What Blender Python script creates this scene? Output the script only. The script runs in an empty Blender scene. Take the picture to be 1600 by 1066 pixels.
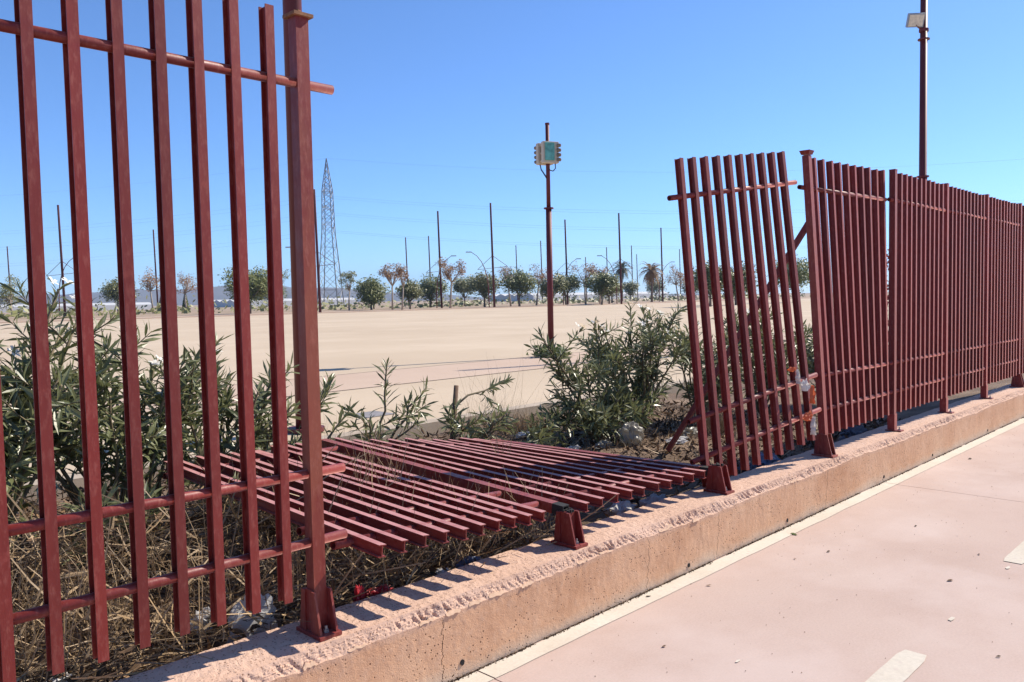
import bpy, math, random
from math import sin, cos, pi, radians, sqrt
from mathutils import Vector, Matrix, Quaternion, noise

# ------------------------------------------------------------------ camera
# world: X runs along the fence, Y into the yard, Z up; camera stands on the pavement
scene = bpy.context.scene
TH, PITCH, ROLL = radians(44.4), radians(2.98), radians(1.117)
cd = bpy.data.cameras.new('camera'); cam = bpy.data.objects.new('camera', cd)
scene.collection.objects.link(cam); scene.camera = cam
cd.sensor_width = 36.0; cd.lens = 28.8; cd.clip_start = 0.05; cd.clip_end = 30000
_fw = Vector((cos(TH)*cos(PITCH), sin(TH)*cos(PITCH), -sin(PITCH)))
_r = Vector((sin(TH), -cos(TH), 0)); _u = _r.cross(_fw)
_rt = _r*cos(ROLL) - _u*sin(ROLL); _up = _r*sin(ROLL) + _u*cos(ROLL)
CAMP = Vector((0, 0, 1.6))
cam.matrix_world = Matrix(((_rt.x, _up.x, -_fw.x, CAMP.x), (_rt.y, _up.y, -_fw.y, CAMP.y), (_rt.z, _up.z, -_fw.z, CAMP.z), (0, 0, 0, 1)))

# ------------------------------------------------------------------ sky and sun
SUN_EL, SUN_AZ = radians(41.3), radians(-16.5)     # azimuth measured from +X towards +Y
w = bpy.data.worlds.new('World'); scene.world = w; w.use_nodes = True
nt = w.node_tree; bg = nt.nodes['Background']
sky = nt.nodes.new('ShaderNodeTexSky'); sky.sky_type = 'NISHITA'; sky.sun_disc = False
sky.sun_elevation = SUN_EL; sky.sun_rotation = pi/2 - SUN_AZ
sky.air_density = 1.0; sky.dust_density = 1.6; sky.ozone_density = 10.0; sky.altitude = 2500
nt.links.new(sky.outputs[0], bg.inputs[0]); bg.inputs[1].default_value = 0.14
sl = bpy.data.lights.new('sun', 'SUN'); sl.energy = 5.0; sl.angle = radians(0.53); sl.color = (1.0, 0.915, 0.79)
so = bpy.data.objects.new('sun', sl); scene.collection.objects.link(so)
sd = Vector((cos(SUN_EL)*cos(SUN_AZ), cos(SUN_EL)*sin(SUN_AZ), sin(SUN_EL)))
so.rotation_euler = sd.to_track_quat('Z', 'Y').to_euler(); so.location = sd*50
scene.view_settings.view_transform = 'Standard'; scene.view_settings.look = 'None'
scene.view_settings.exposure = 0.57; scene.view_settings.gamma = 1.0
scene.view_settings.use_curve_mapping = False
scene.render.resolution_x = 1024; scene.render.resolution_y = 682

scene.cycles.max_bounces = 6; scene.cycles.diffuse_bounces = 3; scene.cycles.transparent_max_bounces = 4; scene.cycles.volume_bounces = 0
R = random.Random(7)
COL = scene.collection

# ------------------------------------------------------------------ materials
def nodes(name):
    m = bpy.data.materials.new(name); m.use_nodes = True
    t = m.node_tree; return m, t, t.nodes['Principled BSDF']
def N(t, k, **kw):
    n = t.nodes.new(k)
    for a, b in kw.items():
        if a in n.inputs: n.inputs[a].default_value = b
        else: setattr(n, a, b)
    return n
def ramp(t, src, stops):
    r = t.nodes.new('ShaderNodeValToRGB'); e = r.color_ramp.elements
    while len(e) < len(stops): e.new(0.5)
    for i, (p, c) in enumerate(stops):
        e[i].position = p; e[i].color = (c, c, c, 1) if isinstance(c, (int, float)) else (*c, 1)
    t.links.new(src, r.inputs[0]); return r
def mixc(t, fac, a, b, blend='MIX'):
    m = t.nodes.new('ShaderNodeMix'); m.data_type = 'RGBA'; m.blend_type = blend
    for s, v in ((m.inputs[0], fac), (m.inputs[6], a), (m.inputs[7], b)):
        if hasattr(v, 'is_linked') or hasattr(v, 'links'): t.links.new(v, s)
        elif isinstance(v, tuple): s.default_value = (*v, 1)
        else: s.default_value = v
    return m.outputs[2]
def coords(t, scale=(1, 1, 1), kind='Object'):
    tc = t.nodes.new('ShaderNodeTexCoord'); mp = t.nodes.new('ShaderNodeMapping')
    mp.inputs['Scale'].default_value = scale
    t.links.new(tc.outputs[kind], mp.inputs[0]); return mp.outputs[0]
def noi(t, vec, scale, detail=4, rough=0.55):
    n = N(t, 'ShaderNodeTexNoise'); n.inputs['Scale'].default_value = scale
    n.inputs['Detail'].default_value = detail; n.inputs['Roughness'].default_value = rough
    t.links.new(vec, n.inputs['Vector']); return n.outputs['Fac']
def bump(t, p, h, strength, dist):
    b = N(t, 'ShaderNodeBump'); b.inputs['Strength'].default_value = strength; b.inputs['Distance'].default_value = dist
    t.links.new(h, b.inputs['Height']); t.links.new(b.outputs[0], p.inputs['Normal']); return b

def m_plain(name, c, rough=0.6, var=0.25, scale=8, metal=0, spec=0.5):
    m, t, p = nodes(name)
    v = coords(t); n = noi(t, v, scale)
    r = ramp(t, n, [(0.25, tuple(x*(1-var) for x in c)), (0.75, tuple(min(1, x*(1+var)) for x in c))])
    t.links.new(r.outputs[0], p.inputs['Base Color'])
    p.inputs['Roughness'].default_value = rough; p.inputs['Metallic'].default_value = metal
    p.inputs['Specular IOR Level'].default_value = spec
    return m

def m_paint(name, worn=0.5, rust=0.0):
    m, t, p = nodes(name)
    oi = N(t, 'ShaderNodeObjectInfo')
    tc = t.nodes.new('ShaderNodeTexCoord'); ad = N(t, 'ShaderNodeVectorMath', operation='ADD')
    t.links.new(tc.outputs['Object'], ad.inputs[0])
    mu = N(t, 'ShaderNodeMath', operation='MULTIPLY'); mu.inputs[1].default_value = 37.0
    t.links.new(oi.outputs['Random'], mu.inputs[0]); t.links.new(mu.outputs[0], ad.inputs[1])
    mp = t.nodes.new('ShaderNodeMapping'); mp.inputs['Scale'].default_value = (1, 1, 0.3)
    t.links.new(ad.outputs[0], mp.inputs[0])
    v = mp.outputs[0]
    big = noi(t, v, 5.0, 5, 0.6); fine = noi(t, v, 70.0, 3, 0.7); blot = noi(t, ad.outputs[0], 22.0, 5, 0.65)
    base = mixc(t, ramp(t, big, [(0.35, 0.0), (0.65, 1.0)]).outputs[0], (0.135, 0.0085, 0.0060), (0.185, 0.017, 0.0115))
    # chalky bloom of sun-bleached enamel
    chalk = ramp(t, fine, [(0.50, 0.0), (0.70, 0.60*worn)]).outputs[0]
    c1 = mixc(t, chalk, base, (0.31, 0.105, 0.08))
    sc = ramp(t, blot, [(0.60, 0.0), (0.72, worn*0.75)]).outputs[0]
    c2 = mixc(t, sc, c1, (0.27, 0.05, 0.038))
    if rust:
        rn = noi(t, v, 3.2, 6, 0.7)
        c2 = mixc(t, ramp(t, rn, [(0.46, 0.0), (0.62, rust)]).outputs[0], c2, (0.33, 0.135, 0.06))
    # per-piece fading
    hs = N(t, 'ShaderNodeHueSaturation'); t.links.new(c2, hs.inputs['Color'])
    vr = N(t, 'ShaderNodeMapRange'); vr.inputs[3].default_value = 0.80; vr.inputs[4].default_value = 1.22
    t.links.new(oi.outputs['Random'], vr.inputs[0]); t.links.new(vr.outputs[0], hs.inputs['Value'])
    t.links.new(hs.outputs[0], p.inputs['Base Color'])
    rr = ramp(t, blot, [(0.3, 0.42), (0.7, 0.62)]); t.links.new(rr.outputs[0], p.inputs['Roughness'])
    p.inputs['Specular IOR Level'].default_value = 0.40
    p.inputs['Sheen Weight'].default_value = 0.34; p.inputs['Sheen Roughness'].default_value = 0.45; p.inputs['Sheen Tint'].default_value = (1.0, 0.50, 0.45, 1)
    bump(t, p, fine, 0.25, 0.003)
    return m

def m_ground(name, stops, s1, s2, rough=0.9, bs=0.3, bd=0.004, speck=None, stain=None):
    m, t, p = nodes(name)
    v = coords(t); a = noi(t, v, s1, 6, 0.6); b = noi(t, v, s2, 4, 0.65)
    c = ramp(t, a, stops).outputs[0]
    c = mixc(t, ramp(t, b, [(0.3, 0.16), (0.7, 0.0)]).outputs[0], c, (0.10, 0.08, 0.07))
    if stain:
        v2 = coords(t, (0.9, 1.1, 1)); sn = noi(t, v2, stain[0], 5, 0.6)
        c = mixc(t, ramp(t, sn, [(0.47, 0.0), (0.66, stain[1])]).outputs[0], c, stain[2])
    if speck:
        vo = N(t, 'ShaderNodeTexVoronoi'); vo.inputs['Scale'].default_value = speck[0]; t.links.new(v, vo.inputs['Vector'])
        wn = ramp(t, vo.outputs['Distance'], [(0.10, speck[1]), (0.20, 0.0)]).outputs[0]
        c = mixc(t, wn, c, speck[2])
    t.links.new(c, p.inputs['Base Color']); p.inputs['Roughness'].default_value = rough
    p.inputs['Specular IOR Level'].default_value = 0.25
    bump(t, p, b, bs, bd)
    return m

def m_leaf(name, c1, c2, trans=0.3, rough=0.42, vary=0.35):
    m, t, p = nodes(name)
    at = N(t, 'ShaderNodeAttribute'); at.attribute_name = 'tone'
    oi = N(t, 'ShaderNodeObjectInfo')
    s = N(t, 'ShaderNodeMath', operation='ADD'); s.use_clamp = True
    t.links.new(at.outputs['Fac'], s.inputs[0])
    q = N(t, 'ShaderNodeMath', operation='MULTIPLY'); q.inputs[1].default_value = vary
    t.links.new(oi.outputs['Random'], q.inputs[0]); t.links.new(q.outputs[0], s.inputs[1])
    c = mixc(t, s.outputs[0], c1, c2)
    t.links.new(c, p.inputs['Base Color']); p.inputs['Roughness'].default_value = rough
    tr = N(t, 'ShaderNodeBsdfTranslucent'); t.links.new(c, tr.inputs['Color'])
    mx = N(t, 'ShaderNodeMixShader'); mx.inputs[0].default_value = trans
    t.links.new(p.outputs[0], mx.inputs[1]); t.links.new(tr.outputs[0], mx.inputs[2])
    t.links.new(mx.outputs[0], t.nodes['Material Output'].inputs['Surface'])
    return m

M = {}
M['paint'] = m_paint('enamel_paint', 0.6)
M['post_paint'] = m_paint('post_paint', 0.7, 0.28)
M['lit_top'] = m_ground('sunlit_top_enamel', [(0.3, (0.34, 0.125, 0.115)), (0.5, (0.45, 0.205, 0.19)), (0.75, (0.52, 0.27, 0.25))], 9, 60, 0.6, 0.1, 0.002)  # paler enamel, painted to carry the sunlight on the fallen bars' tops
M['mast_paint'] = m_plain('mast_paint', (0.130, 0.024, 0.026), 0.55, 0.15, 2, spec=0.3)
M['mast_far'] = m_plain('weathered_mast', (0.085, 0.028, 0.026), 0.8, 0.15, 1, spec=0.15)
M['mast_red'] = m_plain('mast_red', (0.115, 0.016, 0.018), 0.5, 0.12, 2, spec=0.35)
M['mast_grey'] = m_plain('mast_grey', (0.20, 0.13, 0.13), 0.5, 0.2, 1)
M['char'] = m_plain('charred_steel', (0.012, 0.010, 0.009), 0.85, 0.4, 40)
M['rust'] = m_plain('rusty_steel', (0.22, 0.10, 0.045), 0.85, 0.45, 60)
M['bolt'] = m_plain('bolt_steel', (0.35, 0.32, 0.30), 0.5, 0.3, 60, 0.6)
M['hole'] = m_plain('hole_shade', (0.012, 0.010, 0.010), 0.95, 0.3, 30)  # near-black, painted shade for the inside of a hole
M['line'] = m_ground('line_paint', [(0.3, (0.552, 0.488, 0.396)), (0.7, (0.644, 0.589, 0.497))], 3, 60, 0.85, 0.15, 0.002, (14, 0.35, (0.460, 0.368, 0.331)))
M['pave'] = m_ground('pink_concrete', [(0.25, (0.443, 0.323, 0.270)), (0.5, (0.500, 0.376, 0.319)), (0.8, (0.531, 0.416, 0.354))], 0.9, 90, 0.9, 0.2, 0.002,
                     (260, 0.10, (0.30, 0.22, 0.2)), (0.8, 0.40, (0.60, 0.50, 0.455)))
M['joint'] = m_plain('joint_filler', (0.05, 0.04, 0.035), 0.95, 0.3, 20)
M['ground'] = m_ground('ground', [(0.3, (0.30, 0.23, 0.17)), (0.7, (0.40, 0.32, 0.24))], 0.02, 3)
M['yard'] = m_ground('yard_concrete', [(0.25, (0.482, 0.376, 0.261)), (0.55, (0.531, 0.420, 0.296)), (0.8, (0.558, 0.451, 0.327))], 0.11, 25, 0.92, 0.1, 0.003,
                     None, (0.22, 0.26, (0.66, 0.545, 0.405)))
M['band'] = m_ground('band_concrete', [(0.3, (0.491, 0.358, 0.266)), (0.7, (0.535, 0.403, 0.301))], 0.5, 25, 0.92, 0.1, 0.003)
M['strip'] = m_ground('far_verge', [(0.3, (0.28, 0.21, 0.13)), (0.7, (0.42, 0.31, 0.22))], 0.12, 3)
M['soil'] = m_ground('bed_soil', [(0.25, (0.085, 0.055, 0.034)), (0.5, (0.17, 0.112, 0.072)), (0.8, (0.36, 0.255, 0.17))], 2.2, 45, 0.95, 0.9, 0.012)
M['kerb'] = m_ground('kerb_concrete', [(0.3, (0.36, 0.29, 0.22)), (0.7, (0.47, 0.39, 0.30))], 4, 50)
M['straw'] = m_leaf('dry_straw', (0.036, 0.020, 0.010), (0.46, 0.315, 0.17), 0.10, 0.6, 0.0)
M['litter'] = m_leaf('dead_leaves', (0.030, 0.017, 0.010), (0.27, 0.16, 0.08), 0.08, 0.85, 0.0)
M['oleander'] = m_leaf('oleander_leaf', (0.062, 0.076, 0.026), (0.235, 0.245, 0.115), 0.30, 0.36)
M['petal'] = m_leaf('white_petal', (0.80, 0.79, 0.72), (0.85, 0.84, 0.78), 0.35, 0.6)
M['faded'] = m_leaf('faded_petal', (0.55, 0.42, 0.25), (0.62, 0.5, 0.33), 0.3, 0.7)
M['stem'] = m_plain('oleander_stem', (0.16, 0.125, 0.07), 0.8, 0.35, 20)
M['deadstem'] = m_plain('dead_stem', (0.11, 0.06, 0.035), 0.85, 0.4, 30)
M['bark'] = m_plain('tree_bark', (0.16, 0.12, 0.09), 0.9, 0.35, 6)
M['palebark'] = m_plain('pale_bark', (0.33, 0.27, 0.21), 0.9, 0.3, 5)
M['green'] = m_leaf('tree_leaf', (0.075, 0.092, 0.022), (0.250, 0.265, 0.075), 0.25, 0.5)
M['olive'] = m_leaf('olive_leaf', (0.105, 0.115, 0.035), (0.25, 0.245, 0.085), 0.25, 0.5)
M['autumn'] = m_leaf('autumn_leaf', (0.17, 0.075, 0.030), (0.40, 0.225, 0.085), 0.35, 0.6)
M['palm'] = m_leaf('palm_leaf', (0.055, 0.065, 0.03), (0.15, 0.145, 0.07), 0.2, 0.5)
M['drypalm'] = m_leaf('dry_palm_leaf', (0.16, 0.085, 0.03), (0.30, 0.18, 0.07), 0.2, 0.6)
M['steel'] = m_plain('galvanised_steel', (0.17, 0.165, 0.16), 0.55, 0.2, 1, 0.3)
M['wire'] = m_plain('cable', (0.12, 0.13, 0.15), 0.6, 0.1, 1)
M['greenhouse'] = m_plain('greenhouse_sheet', (0.50, 0.50, 0.49), 0.6, 0.08, 0.05)
M['hill'] = m_ground('hill_scrub', [(0.3, (0.10, 0.085, 0.06)), (0.7, (0.20, 0.165, 0.12))], 0.002, 0.05)
M['beige'] = m_plain('beige_enclosure', (0.56, 0.47, 0.34), 0.5, 0.1, 8)
M['teal'] = m_plain('teal_cover', (0.12, 0.36, 0.28), 0.25, 0.45, 9)
M['socket'] = m_plain('socket_plastic', (0.19, 0.15, 0.11), 0.5, 0.2, 20)
M['black'] = m_plain('black_rubber', (0.015, 0.015, 0.018), 0.5, 0.2, 20)
M['lampgrey'] = m_plain('lamp_housing', (0.30, 0.33, 0.36), 0.4, 0.1, 8)
M['reflector'] = m_plain('lamp_reflector', (0.72, 0.66, 0.52), 0.3, 0.25, 14)
M['plastic_white'] = m_leaf('white_plastic', (0.50, 0.48, 0.46), (0.68, 0.66, 0.64), 0.35, 0.8)
M['plastic_clear'] = m_leaf('dirty_clear_plastic', (0.20, 0.18, 0.14), (0.46, 0.43, 0.37), 0.55, 0.35)
M['plastic_red'] = m_leaf('red_plastic', (0.55, 0.03, 0.04), (0.70, 0.06, 0.07), 0.4, 0.35)
M['plastic_orange'] = m_leaf('orange_plastic', (0.58, 0.13, 0.045), (0.66, 0.20, 0.08), 0.4, 0.4)
M['cloth_blue'] = m_leaf('blue_grey_cloth', (0.09, 0.12, 0.19), (0.17, 0.21, 0.31), 0.1, 0.8)
M['cloth_dark'] = m_leaf('dark_cloth', (0.035, 0.04, 0.06), (0.08, 0.09, 0.12), 0.1, 0.8)
M['drain'] = m_plain('drain_cover', (0.24, 0.22, 0.21), 0.7, 0.2, 12)
M['paintflake'] = m_plain('paint_flake', (0.58, 0.385, 0.255), 0.9, 0.15, 40)
M['greenleaf'] = m_leaf('fallen_green_leaf', (0.06, 0.10, 0.02), (0.10, 0.15, 0.03), 0.2, 0.4)
M['weed'] = m_leaf('weed_leaf', (0.05, 0.085, 0.02), (0.12, 0.16, 0.05), 0.25, 0.5)
M['magenta'] = m_leaf('reddish_leaf', (0.13, 0.03, 0.03), (0.25, 0.06, 0.06), 0.3, 0.5)

# wall: painted front (zone 0), broken granular edge and top (zone 1)
def m_wall():
    m, t, p = nodes('retaining_wall')
    at = N(t, 'ShaderNodeAttribute'); at.attribute_name = 'zone'
    v = coords(t); tc = t.nodes.new('ShaderNodeTexCoord'); sp = N(t, 'ShaderNodeSeparateXYZ'); t.links.new(tc.outputs['Object'], sp.inputs[0])
    n1 = noi(t, v, 1.7, 6, 0.65); n2 = noi(t, v, 28, 5, 0.7); n3 = noi(t, v, 190, 3, 0.6)
    front = ramp(t, n1, [(0.28, (0.539, 0.293, 0.163)), (0.5, (0.642, 0.381, 0.228)), (0.72, (0.698, 0.446, 0.279))]).outputs[0]
    front = mixc(t, ramp(t, n2, [(0.50, 0.0), (0.75, 0.35)]).outputs[0], front, (0.70, 0.50, 0.36))
    # rising damp: bare grey render low down, with a shape of its own
    zz = N(t, 'ShaderNodeMath', operation='MULTIPLY_ADD'); zz.inputs[1].default_value = 0.14
    t.links.new(n1, zz.inputs[0]); zn = N(t, 'ShaderNodeMath', operation='MULTIPLY'); zn.inputs[1].default_value = -1.0
    t.links.new(sp.outputs['Z'], zn.inputs[0]); t.links.new(zn.outputs[0], zz.inputs[2])
    damp = ramp(t, zz.outputs[0], [(0.0, 0.0), (0.07, 0.75)]).outputs[0]
    front = mixc(t, damp, front, (0.60, 0.47, 0.35))
    # vertical run stains
    vs = coords(t, (5, 5, 0.9)); ns = noi(t, vs, 1.0, 4, 0.6)
    front = mixc(t, ramp(t, ns, [(0.62, 0.0), (0.78, 0.30)]).outputs[0], front, (0.42, 0.21, 0.11))
    vo = N(t, 'ShaderNodeTexVoronoi'); vo.inputs['Scale'].default_value = 48; t.links.new(v, vo.inputs['Vector'])
    sel = noi(t, v, 6.5, 3, 0.5)
    th = N(t, 'ShaderNodeMath', operation='MULTIPLY'); t.links.new(ramp(t, vo.outputs['Distance'], [(0.12, 1.0), (0.22, 0.0)]).outputs[0], th.inputs[0])
    t.links.new(ramp(t, sel, [(0.42, 0.0), (0.54, 1.0)]).outputs[0], th.inputs[1])
    front = mixc(t, th.outputs[0], front, (0.10, 0.05, 0.03))
    # the crack line, a wandering hairline down the face
    cr = N(t, 'ShaderNodeMath', operation='MULTIPLY_ADD'); cr.inputs[1].default_value = 0.11; cr.inputs[2].default_value = -0.055
    vz = coords(t, (0.01, 0.01, 1)); t.links.new(noi(t, vz, 14, 5, 0.7), cr.inputs[0])
    dx = N(t, 'ShaderNodeMath', operation='SUBTRACT'); t.links.new(sp.outputs['X'], dx.inputs[0]); t.links.new(cr.outputs[0], dx.inputs[1])
    crs = None
    for cx, wd in ((2.155, 0.0022), (3.62, 0.0018), (4.35, 0.0016), (5.9, 0.0018)):
        d = N(t, 'ShaderNodeMath', operation='SUBTRACT'); t.links.new(dx.outputs[0], d.inputs[0]); d.inputs[1].default_value = cx
        a = N(t, 'ShaderNodeMath', operation='ABSOLUTE'); t.links.new(d.outputs[0], a.inputs[0])
        l = N(t, 'ShaderNodeMath', operation='LESS_THAN'); t.links.new(a.outputs[0], l.inputs[0]); l.inputs[1].default_value = wd
        if crs is None: crs = l.outputs[0]
        else:
            mm = N(t, 'ShaderNodeMath', operation='MAXIMUM'); t.links.new(crs, mm.inputs[0]); t.links.new(l.outputs[0], mm.inputs[1]); crs = mm.outputs[0]
    front = mixc(t, crs, front, (0.08, 0.04, 0.025))
    grain = N(t, 'ShaderNodeTexVoronoi'); grain.inputs['Scale'].default_value = 78; t.links.new(v, grain.inputs['Vector'])
    top = ramp(t, n1, [(0.25, (0.535, 0.345, 0.245)), (0.75, (0.62, 0.425, 0.320))]).outputs[0]
    gm = N(t, 'ShaderNodeMath', operation='MULTIPLY'); t.links.new(ramp(t, grain.outputs['Distance'], [(0.17, 1.0), (0.34, 0.0)]).outputs[0], gm.inputs[0])
    t.links.new(ramp(t, n2, [(0.38, 0.0), (0.52, 1.0)]).outputs[0], gm.inputs[1])
    top = mixc(t, gm.outputs[0], top, (0.20, 0.105, 0.065))
    c = mixc(t, at.outputs['Fac'], front, top)
    t.links.new(c, p.inputs['Base Color']); p.inputs['Roughness'].default_value = 0.92; p.inputs['Specular IOR Level'].default_value = 0.2
    hh = N(t, 'ShaderNodeMath', operation='MULTIPLY_ADD'); hh.inputs[1].default_value = -0.8
    t.links.new(th.outputs[0], hh.inputs[0]); t.links.new(n2, hh.inputs[2])
    h2 = N(t, 'ShaderNodeMath', operation='MULTIPLY_ADD'); h2.inputs[1].default_value = 0.5; t.links.new(n3, h2.inputs[0]); t.links.new(hh.outputs[0], h2.inputs[2])
    bump(t, p, h2.outputs[0], 0.5, 0.008)
    return m
M['wall'] = m_wall()

# ------------------------------------------------------------------ helpers
class MB:
    def __init__(s): s.v = []; s.f = []; s.tone = []
    def add(s, vs, fs, tone=0.5):
        o = len(s.v); s.v.extend([tuple(x) for x in vs]); s.f.extend([tuple(i+o for i in f) for f in fs]); s.tone.extend([tone]*len(vs))
    def box(s, c, d, rot=None, tone=0.5, taper=1.0):
        hx, hy, hz = d[0]/2, d[1]/2, d[2]/2
        vs = [Vector((x*hx*(taper if z > 0 else 1), y*hy*(taper if z > 0 else 1), z*hz)) for z in (-1, 1) for y in (-1, 1) for x in (-1, 1)]
        if rot: vs = [rot @ q for q in vs]
        c = Vector(c); s.add([q+c for q in vs], [(0, 2, 3, 1), (4, 5, 7, 6), (0, 1, 5, 4), (2, 6, 7, 3), (0, 4, 6, 2), (1, 3, 7, 5)], tone)
    def bar(s, a, b, wx, wy=None, up=(0, 0, 1), tone=0.5):
        a, b = Vector(a), Vector(b); d = b-a; L = d.length; z = d.normalized(); wy = wy or wx
        u = Vector(up)
        if abs(z.dot(u)) > 0.98: u = Vector((1, 0, 0))
        x = u.cross(z).normalized(); y = z.cross(x)
        s.box((a+b)/2, (wx, wy, L), Matrix((x, y, z)).transposed(), tone)
    def tube(s, pts, rad, n=8, cap=True, tone=0.5):
        pts = [Vector(q) for q in pts]; o = len(s.v); k = len(pts)
        if not isinstance(rad, (list, tuple)): rad = [rad]*k
        ref = Vector((0, 0, 1)) if abs((pts[-1]-pts[0]).normalized().z) < 0.9 else Vector((1, 0, 0))
        for i in range(k):
            d = (pts[min(i+1, k-1)]-pts[max(i-1, 0)]).normalized(); x = ref.cross(d)
            if x.length < 1e-4: x = Vector((0, 1, 0))
            x.normalize(); y = d.cross(x)
            for j in range(n):
                a = 2*pi*j/n; s.v.append(tuple(pts[i]+(x*cos(a)+y*sin(a))*rad[i])); s.tone.append(tone)
        for i in range(k-1):
            for j in range(n):
                j2 = (j+1) % n; s.f.append((o+i*n+j, o+i*n+j2, o+(i+1)*n+j2, o+(i+1)*n+j))
        if cap: s.f.append(tuple(o+j for j in reversed(range(n)))); s.f.append(tuple(o+(k-1)*n+j for j in range(n)))
    def mesh(s, name, mat, smooth=False):
        me = bpy.data.meshes.new(name); me.from_pydata(s.v, [], s.f)
        a = me.attributes.new('tone', 'FLOAT', 'POINT'); a.data.foreach_set('value', s.tone)
        if smooth: me.polygons.foreach_set('use_smooth', [True]*len(me.polygons))
        me.materials.append(M[mat] if isinstance(mat, str) else mat); me.update(); return me
    def build(s, name, mat, parent=None, smooth=False, world=True):
        return link(name, s.mesh(name, mat, smooth), parent, Matrix.Identity(4) if world else None)

def link(name, me, parent=None, wm=None):
    """link a mesh; wm = its world matrix (None: matrix is local to the parent)"""
    o = bpy.data.objects.new(name, me); COL.objects.link(o)
    if parent is not None:
        o.parent = parent
        if wm is not None: o.matrix_basis = WORLD[parent.name].inverted() @ wm
    elif wm is not None: o.matrix_basis = wm
    WORLD[o.name] = wm if wm is not None else (WORLD[parent.name].copy() if parent is not None else Matrix.Identity(4))
    return o
WORLD = {}
def tag(o, label, cat, group=None):
    o['label'] = label; o['category'] = cat
    if group: o['group'] = group
    return o
def thing(name, loc, label, cat, group=None):
    o = bpy.data.objects.new(name, None); COL.objects.link(o); o.empty_display_size = 0.1
    wm = Matrix.Translation(Vector(loc)); o.matrix_basis = wm; WORLD[o.name] = wm
    return tag(o, label, cat, group)
def struct(o): o['kind'] = 'structure'; return o
def stuff(o): o['kind'] = 'stuff'; return o
def frame(z, y, org):
    """matrix whose Z axis is z and whose Y axis lies near y"""
    z = Vector(z).normalized(); y = Vector(y); x = y.cross(z).normalized(); y = z.cross(x)
    m = Matrix((x, y, z)).transposed().to_4x4(); m.translation = Vector(org); return m
def nz(x, y=0, z=0): return noise.noise(Vector((x, y, z)))

# ------------------------------------------------------------------ the setting
YZ = 0.20                      # yard level
def sheet(name, x0, x1, y0, y1, z, mat):
    b = MB(); b.add([(x0, y0, z), (x1, y0, z), (x1, y1, z), (x0, y1, z)], [(0, 1, 2, 3)]); return struct(b.build(name, mat))
sheet('ground', -3400, 3400, -3400, 3400, -0.06, 'ground')

# pavement: slabs with open joints
pv = MB(); pv.add([(-30, -6, -0.03), (90, -6, -0.03), (90, 2.56, -0.03), (-30, 2.56, -0.03)], [(0, 1, 2, 3)])
pavement = struct(pv.build('pavement', 'joint'))
edges = [2.34 + 4.66*k for k in range(-7, 19)]
for a, b in zip(edges[:-1], edges[1:]):
    g = MB(); g.box(((a+b)/2, (-6+2.548)/2, -0.013), (b-a-0.007, 8.548, 0.026)); g.build('pavement_slab', 'pave', pavement)
    # painted edge line, worn at its outer border
    g = MB(); n = 40; pts = []
    for i in range(n+1):
        x = a+0.004+(b-a-0.008)*i/n; pts += [(x, 2.432+0.006*nz(x*3.1, 5)+0.004*nz(x*17, 2), 0.003), (x, 2.536+0.007*nz(x*6, 9), 0.003)]
    g.add(pts, [(2*i, 2*i+2, 2*i+3, 2*i+1) for i in range(n)]); g.build('edge_line', 'line', pavement)
for x0 in (-2.9, 2.16-2.0, 2.16, 5.39, 8.62, 11.85, 15.1):
    if x0 < 0.5: continue
    g = MB(); L = 1.60; pts = []; k = 24
    for i in range(k+1):
        x = x0+L*i/k; rr = 0.012 if i in (0, k) else 0.0; e = 0.004*nz(x*9, 1)
        pts += [(x, 1.165+rr+e, 0.0035), (x, 1.280-rr+0.004*nz(x*11, 4), 0.0035)]
    g.add(pts, [(2*i, 2*i+2, 2*i+3, 2*i+1) for i in range(k)]); g.build('lane_dash', 'line', pavement)

# planting bed with uneven soil
def bedz(x, y):
    e = min(1, max(0, (y-2.84)/0.5)); k = min(1, max(0, (6.78-y)/0.5))
    h = 0.20+0.035*nz(x*0.9, y*0.9)+0.02*nz(x*3, y*3, 4)+0.008*nz(x*11, y*11, 1)
    heap = 0.10*max(0, 1-abs(y-3.7)/1.1)*max(0, min(1, (3.3-x)/1.5))
    edge = 0.07*(1-e)*(1.0+0.5*nz(x*2.2, 3))
    return (h+heap+edge)*min(1, k+0.55)+0.0
g = MB(); xs = [-8+0.5*i for i in range(16)]+[0+0.05*i for i in range(180)]+[9+0.3*i for i in range(60)]+[27+2*i for i in range(20)]; ys = [2.80+0.05*i for i in range(80)]
g.add([(x, y, bedz(x, y)) for x in xs for y in ys], [(i*80+j, (i+1)*80+j, (i+1)*80+j+1, i*80+j+1) for i in range(len(xs)-1) for j in range(79)])
struct(g.build('planting_bed', 'soil', None, True))

# yard behind
b = MB(); b.add([(-120, 6.98, YZ), (420, 6.98, YZ), (420, 88, YZ), (-120, 88, YZ)], [(0, 1, 2, 3)]); yard = struct(b.build('yard', 'yard'))
b = MB(); b.add([(-60, 13.6, YZ+.004), (-60, 11.1, YZ+.004), (90, 10.6, YZ+.004), (90, 13.1, YZ+.004)], [(0, 1, 2, 3)]); b.build('pink_paving_band', 'band', yard)
for y in (11.05, 13.45):
    b = MB(); b.add([(-60, y-.012, YZ+.007), (-60, y+.012, YZ+.007), (200, y+.012-.6*(y < 14), YZ+.007), (200, y-.012-.6*(y < 14), YZ+.007)], [(0, 3, 2, 1)]); b.build('expansion_joint', 'joint', yard)
b = MB(); b.box((150, 88.15, YZ+.05), (560, .3, .14)); b.build('yard_kerb', 'band', yard)
b = MB(); b.add([(-120, 88.3, YZ+.06), (420, 88.3, YZ+.06), (420, 97, YZ+.06), (-120, 97, YZ+.06)], [(0, 1, 2, 3)]); b.build('yard_walk', 'band', yard)
sheet('far_verge', -500, 900, 97, 420, YZ+.03, 'strip')
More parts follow.
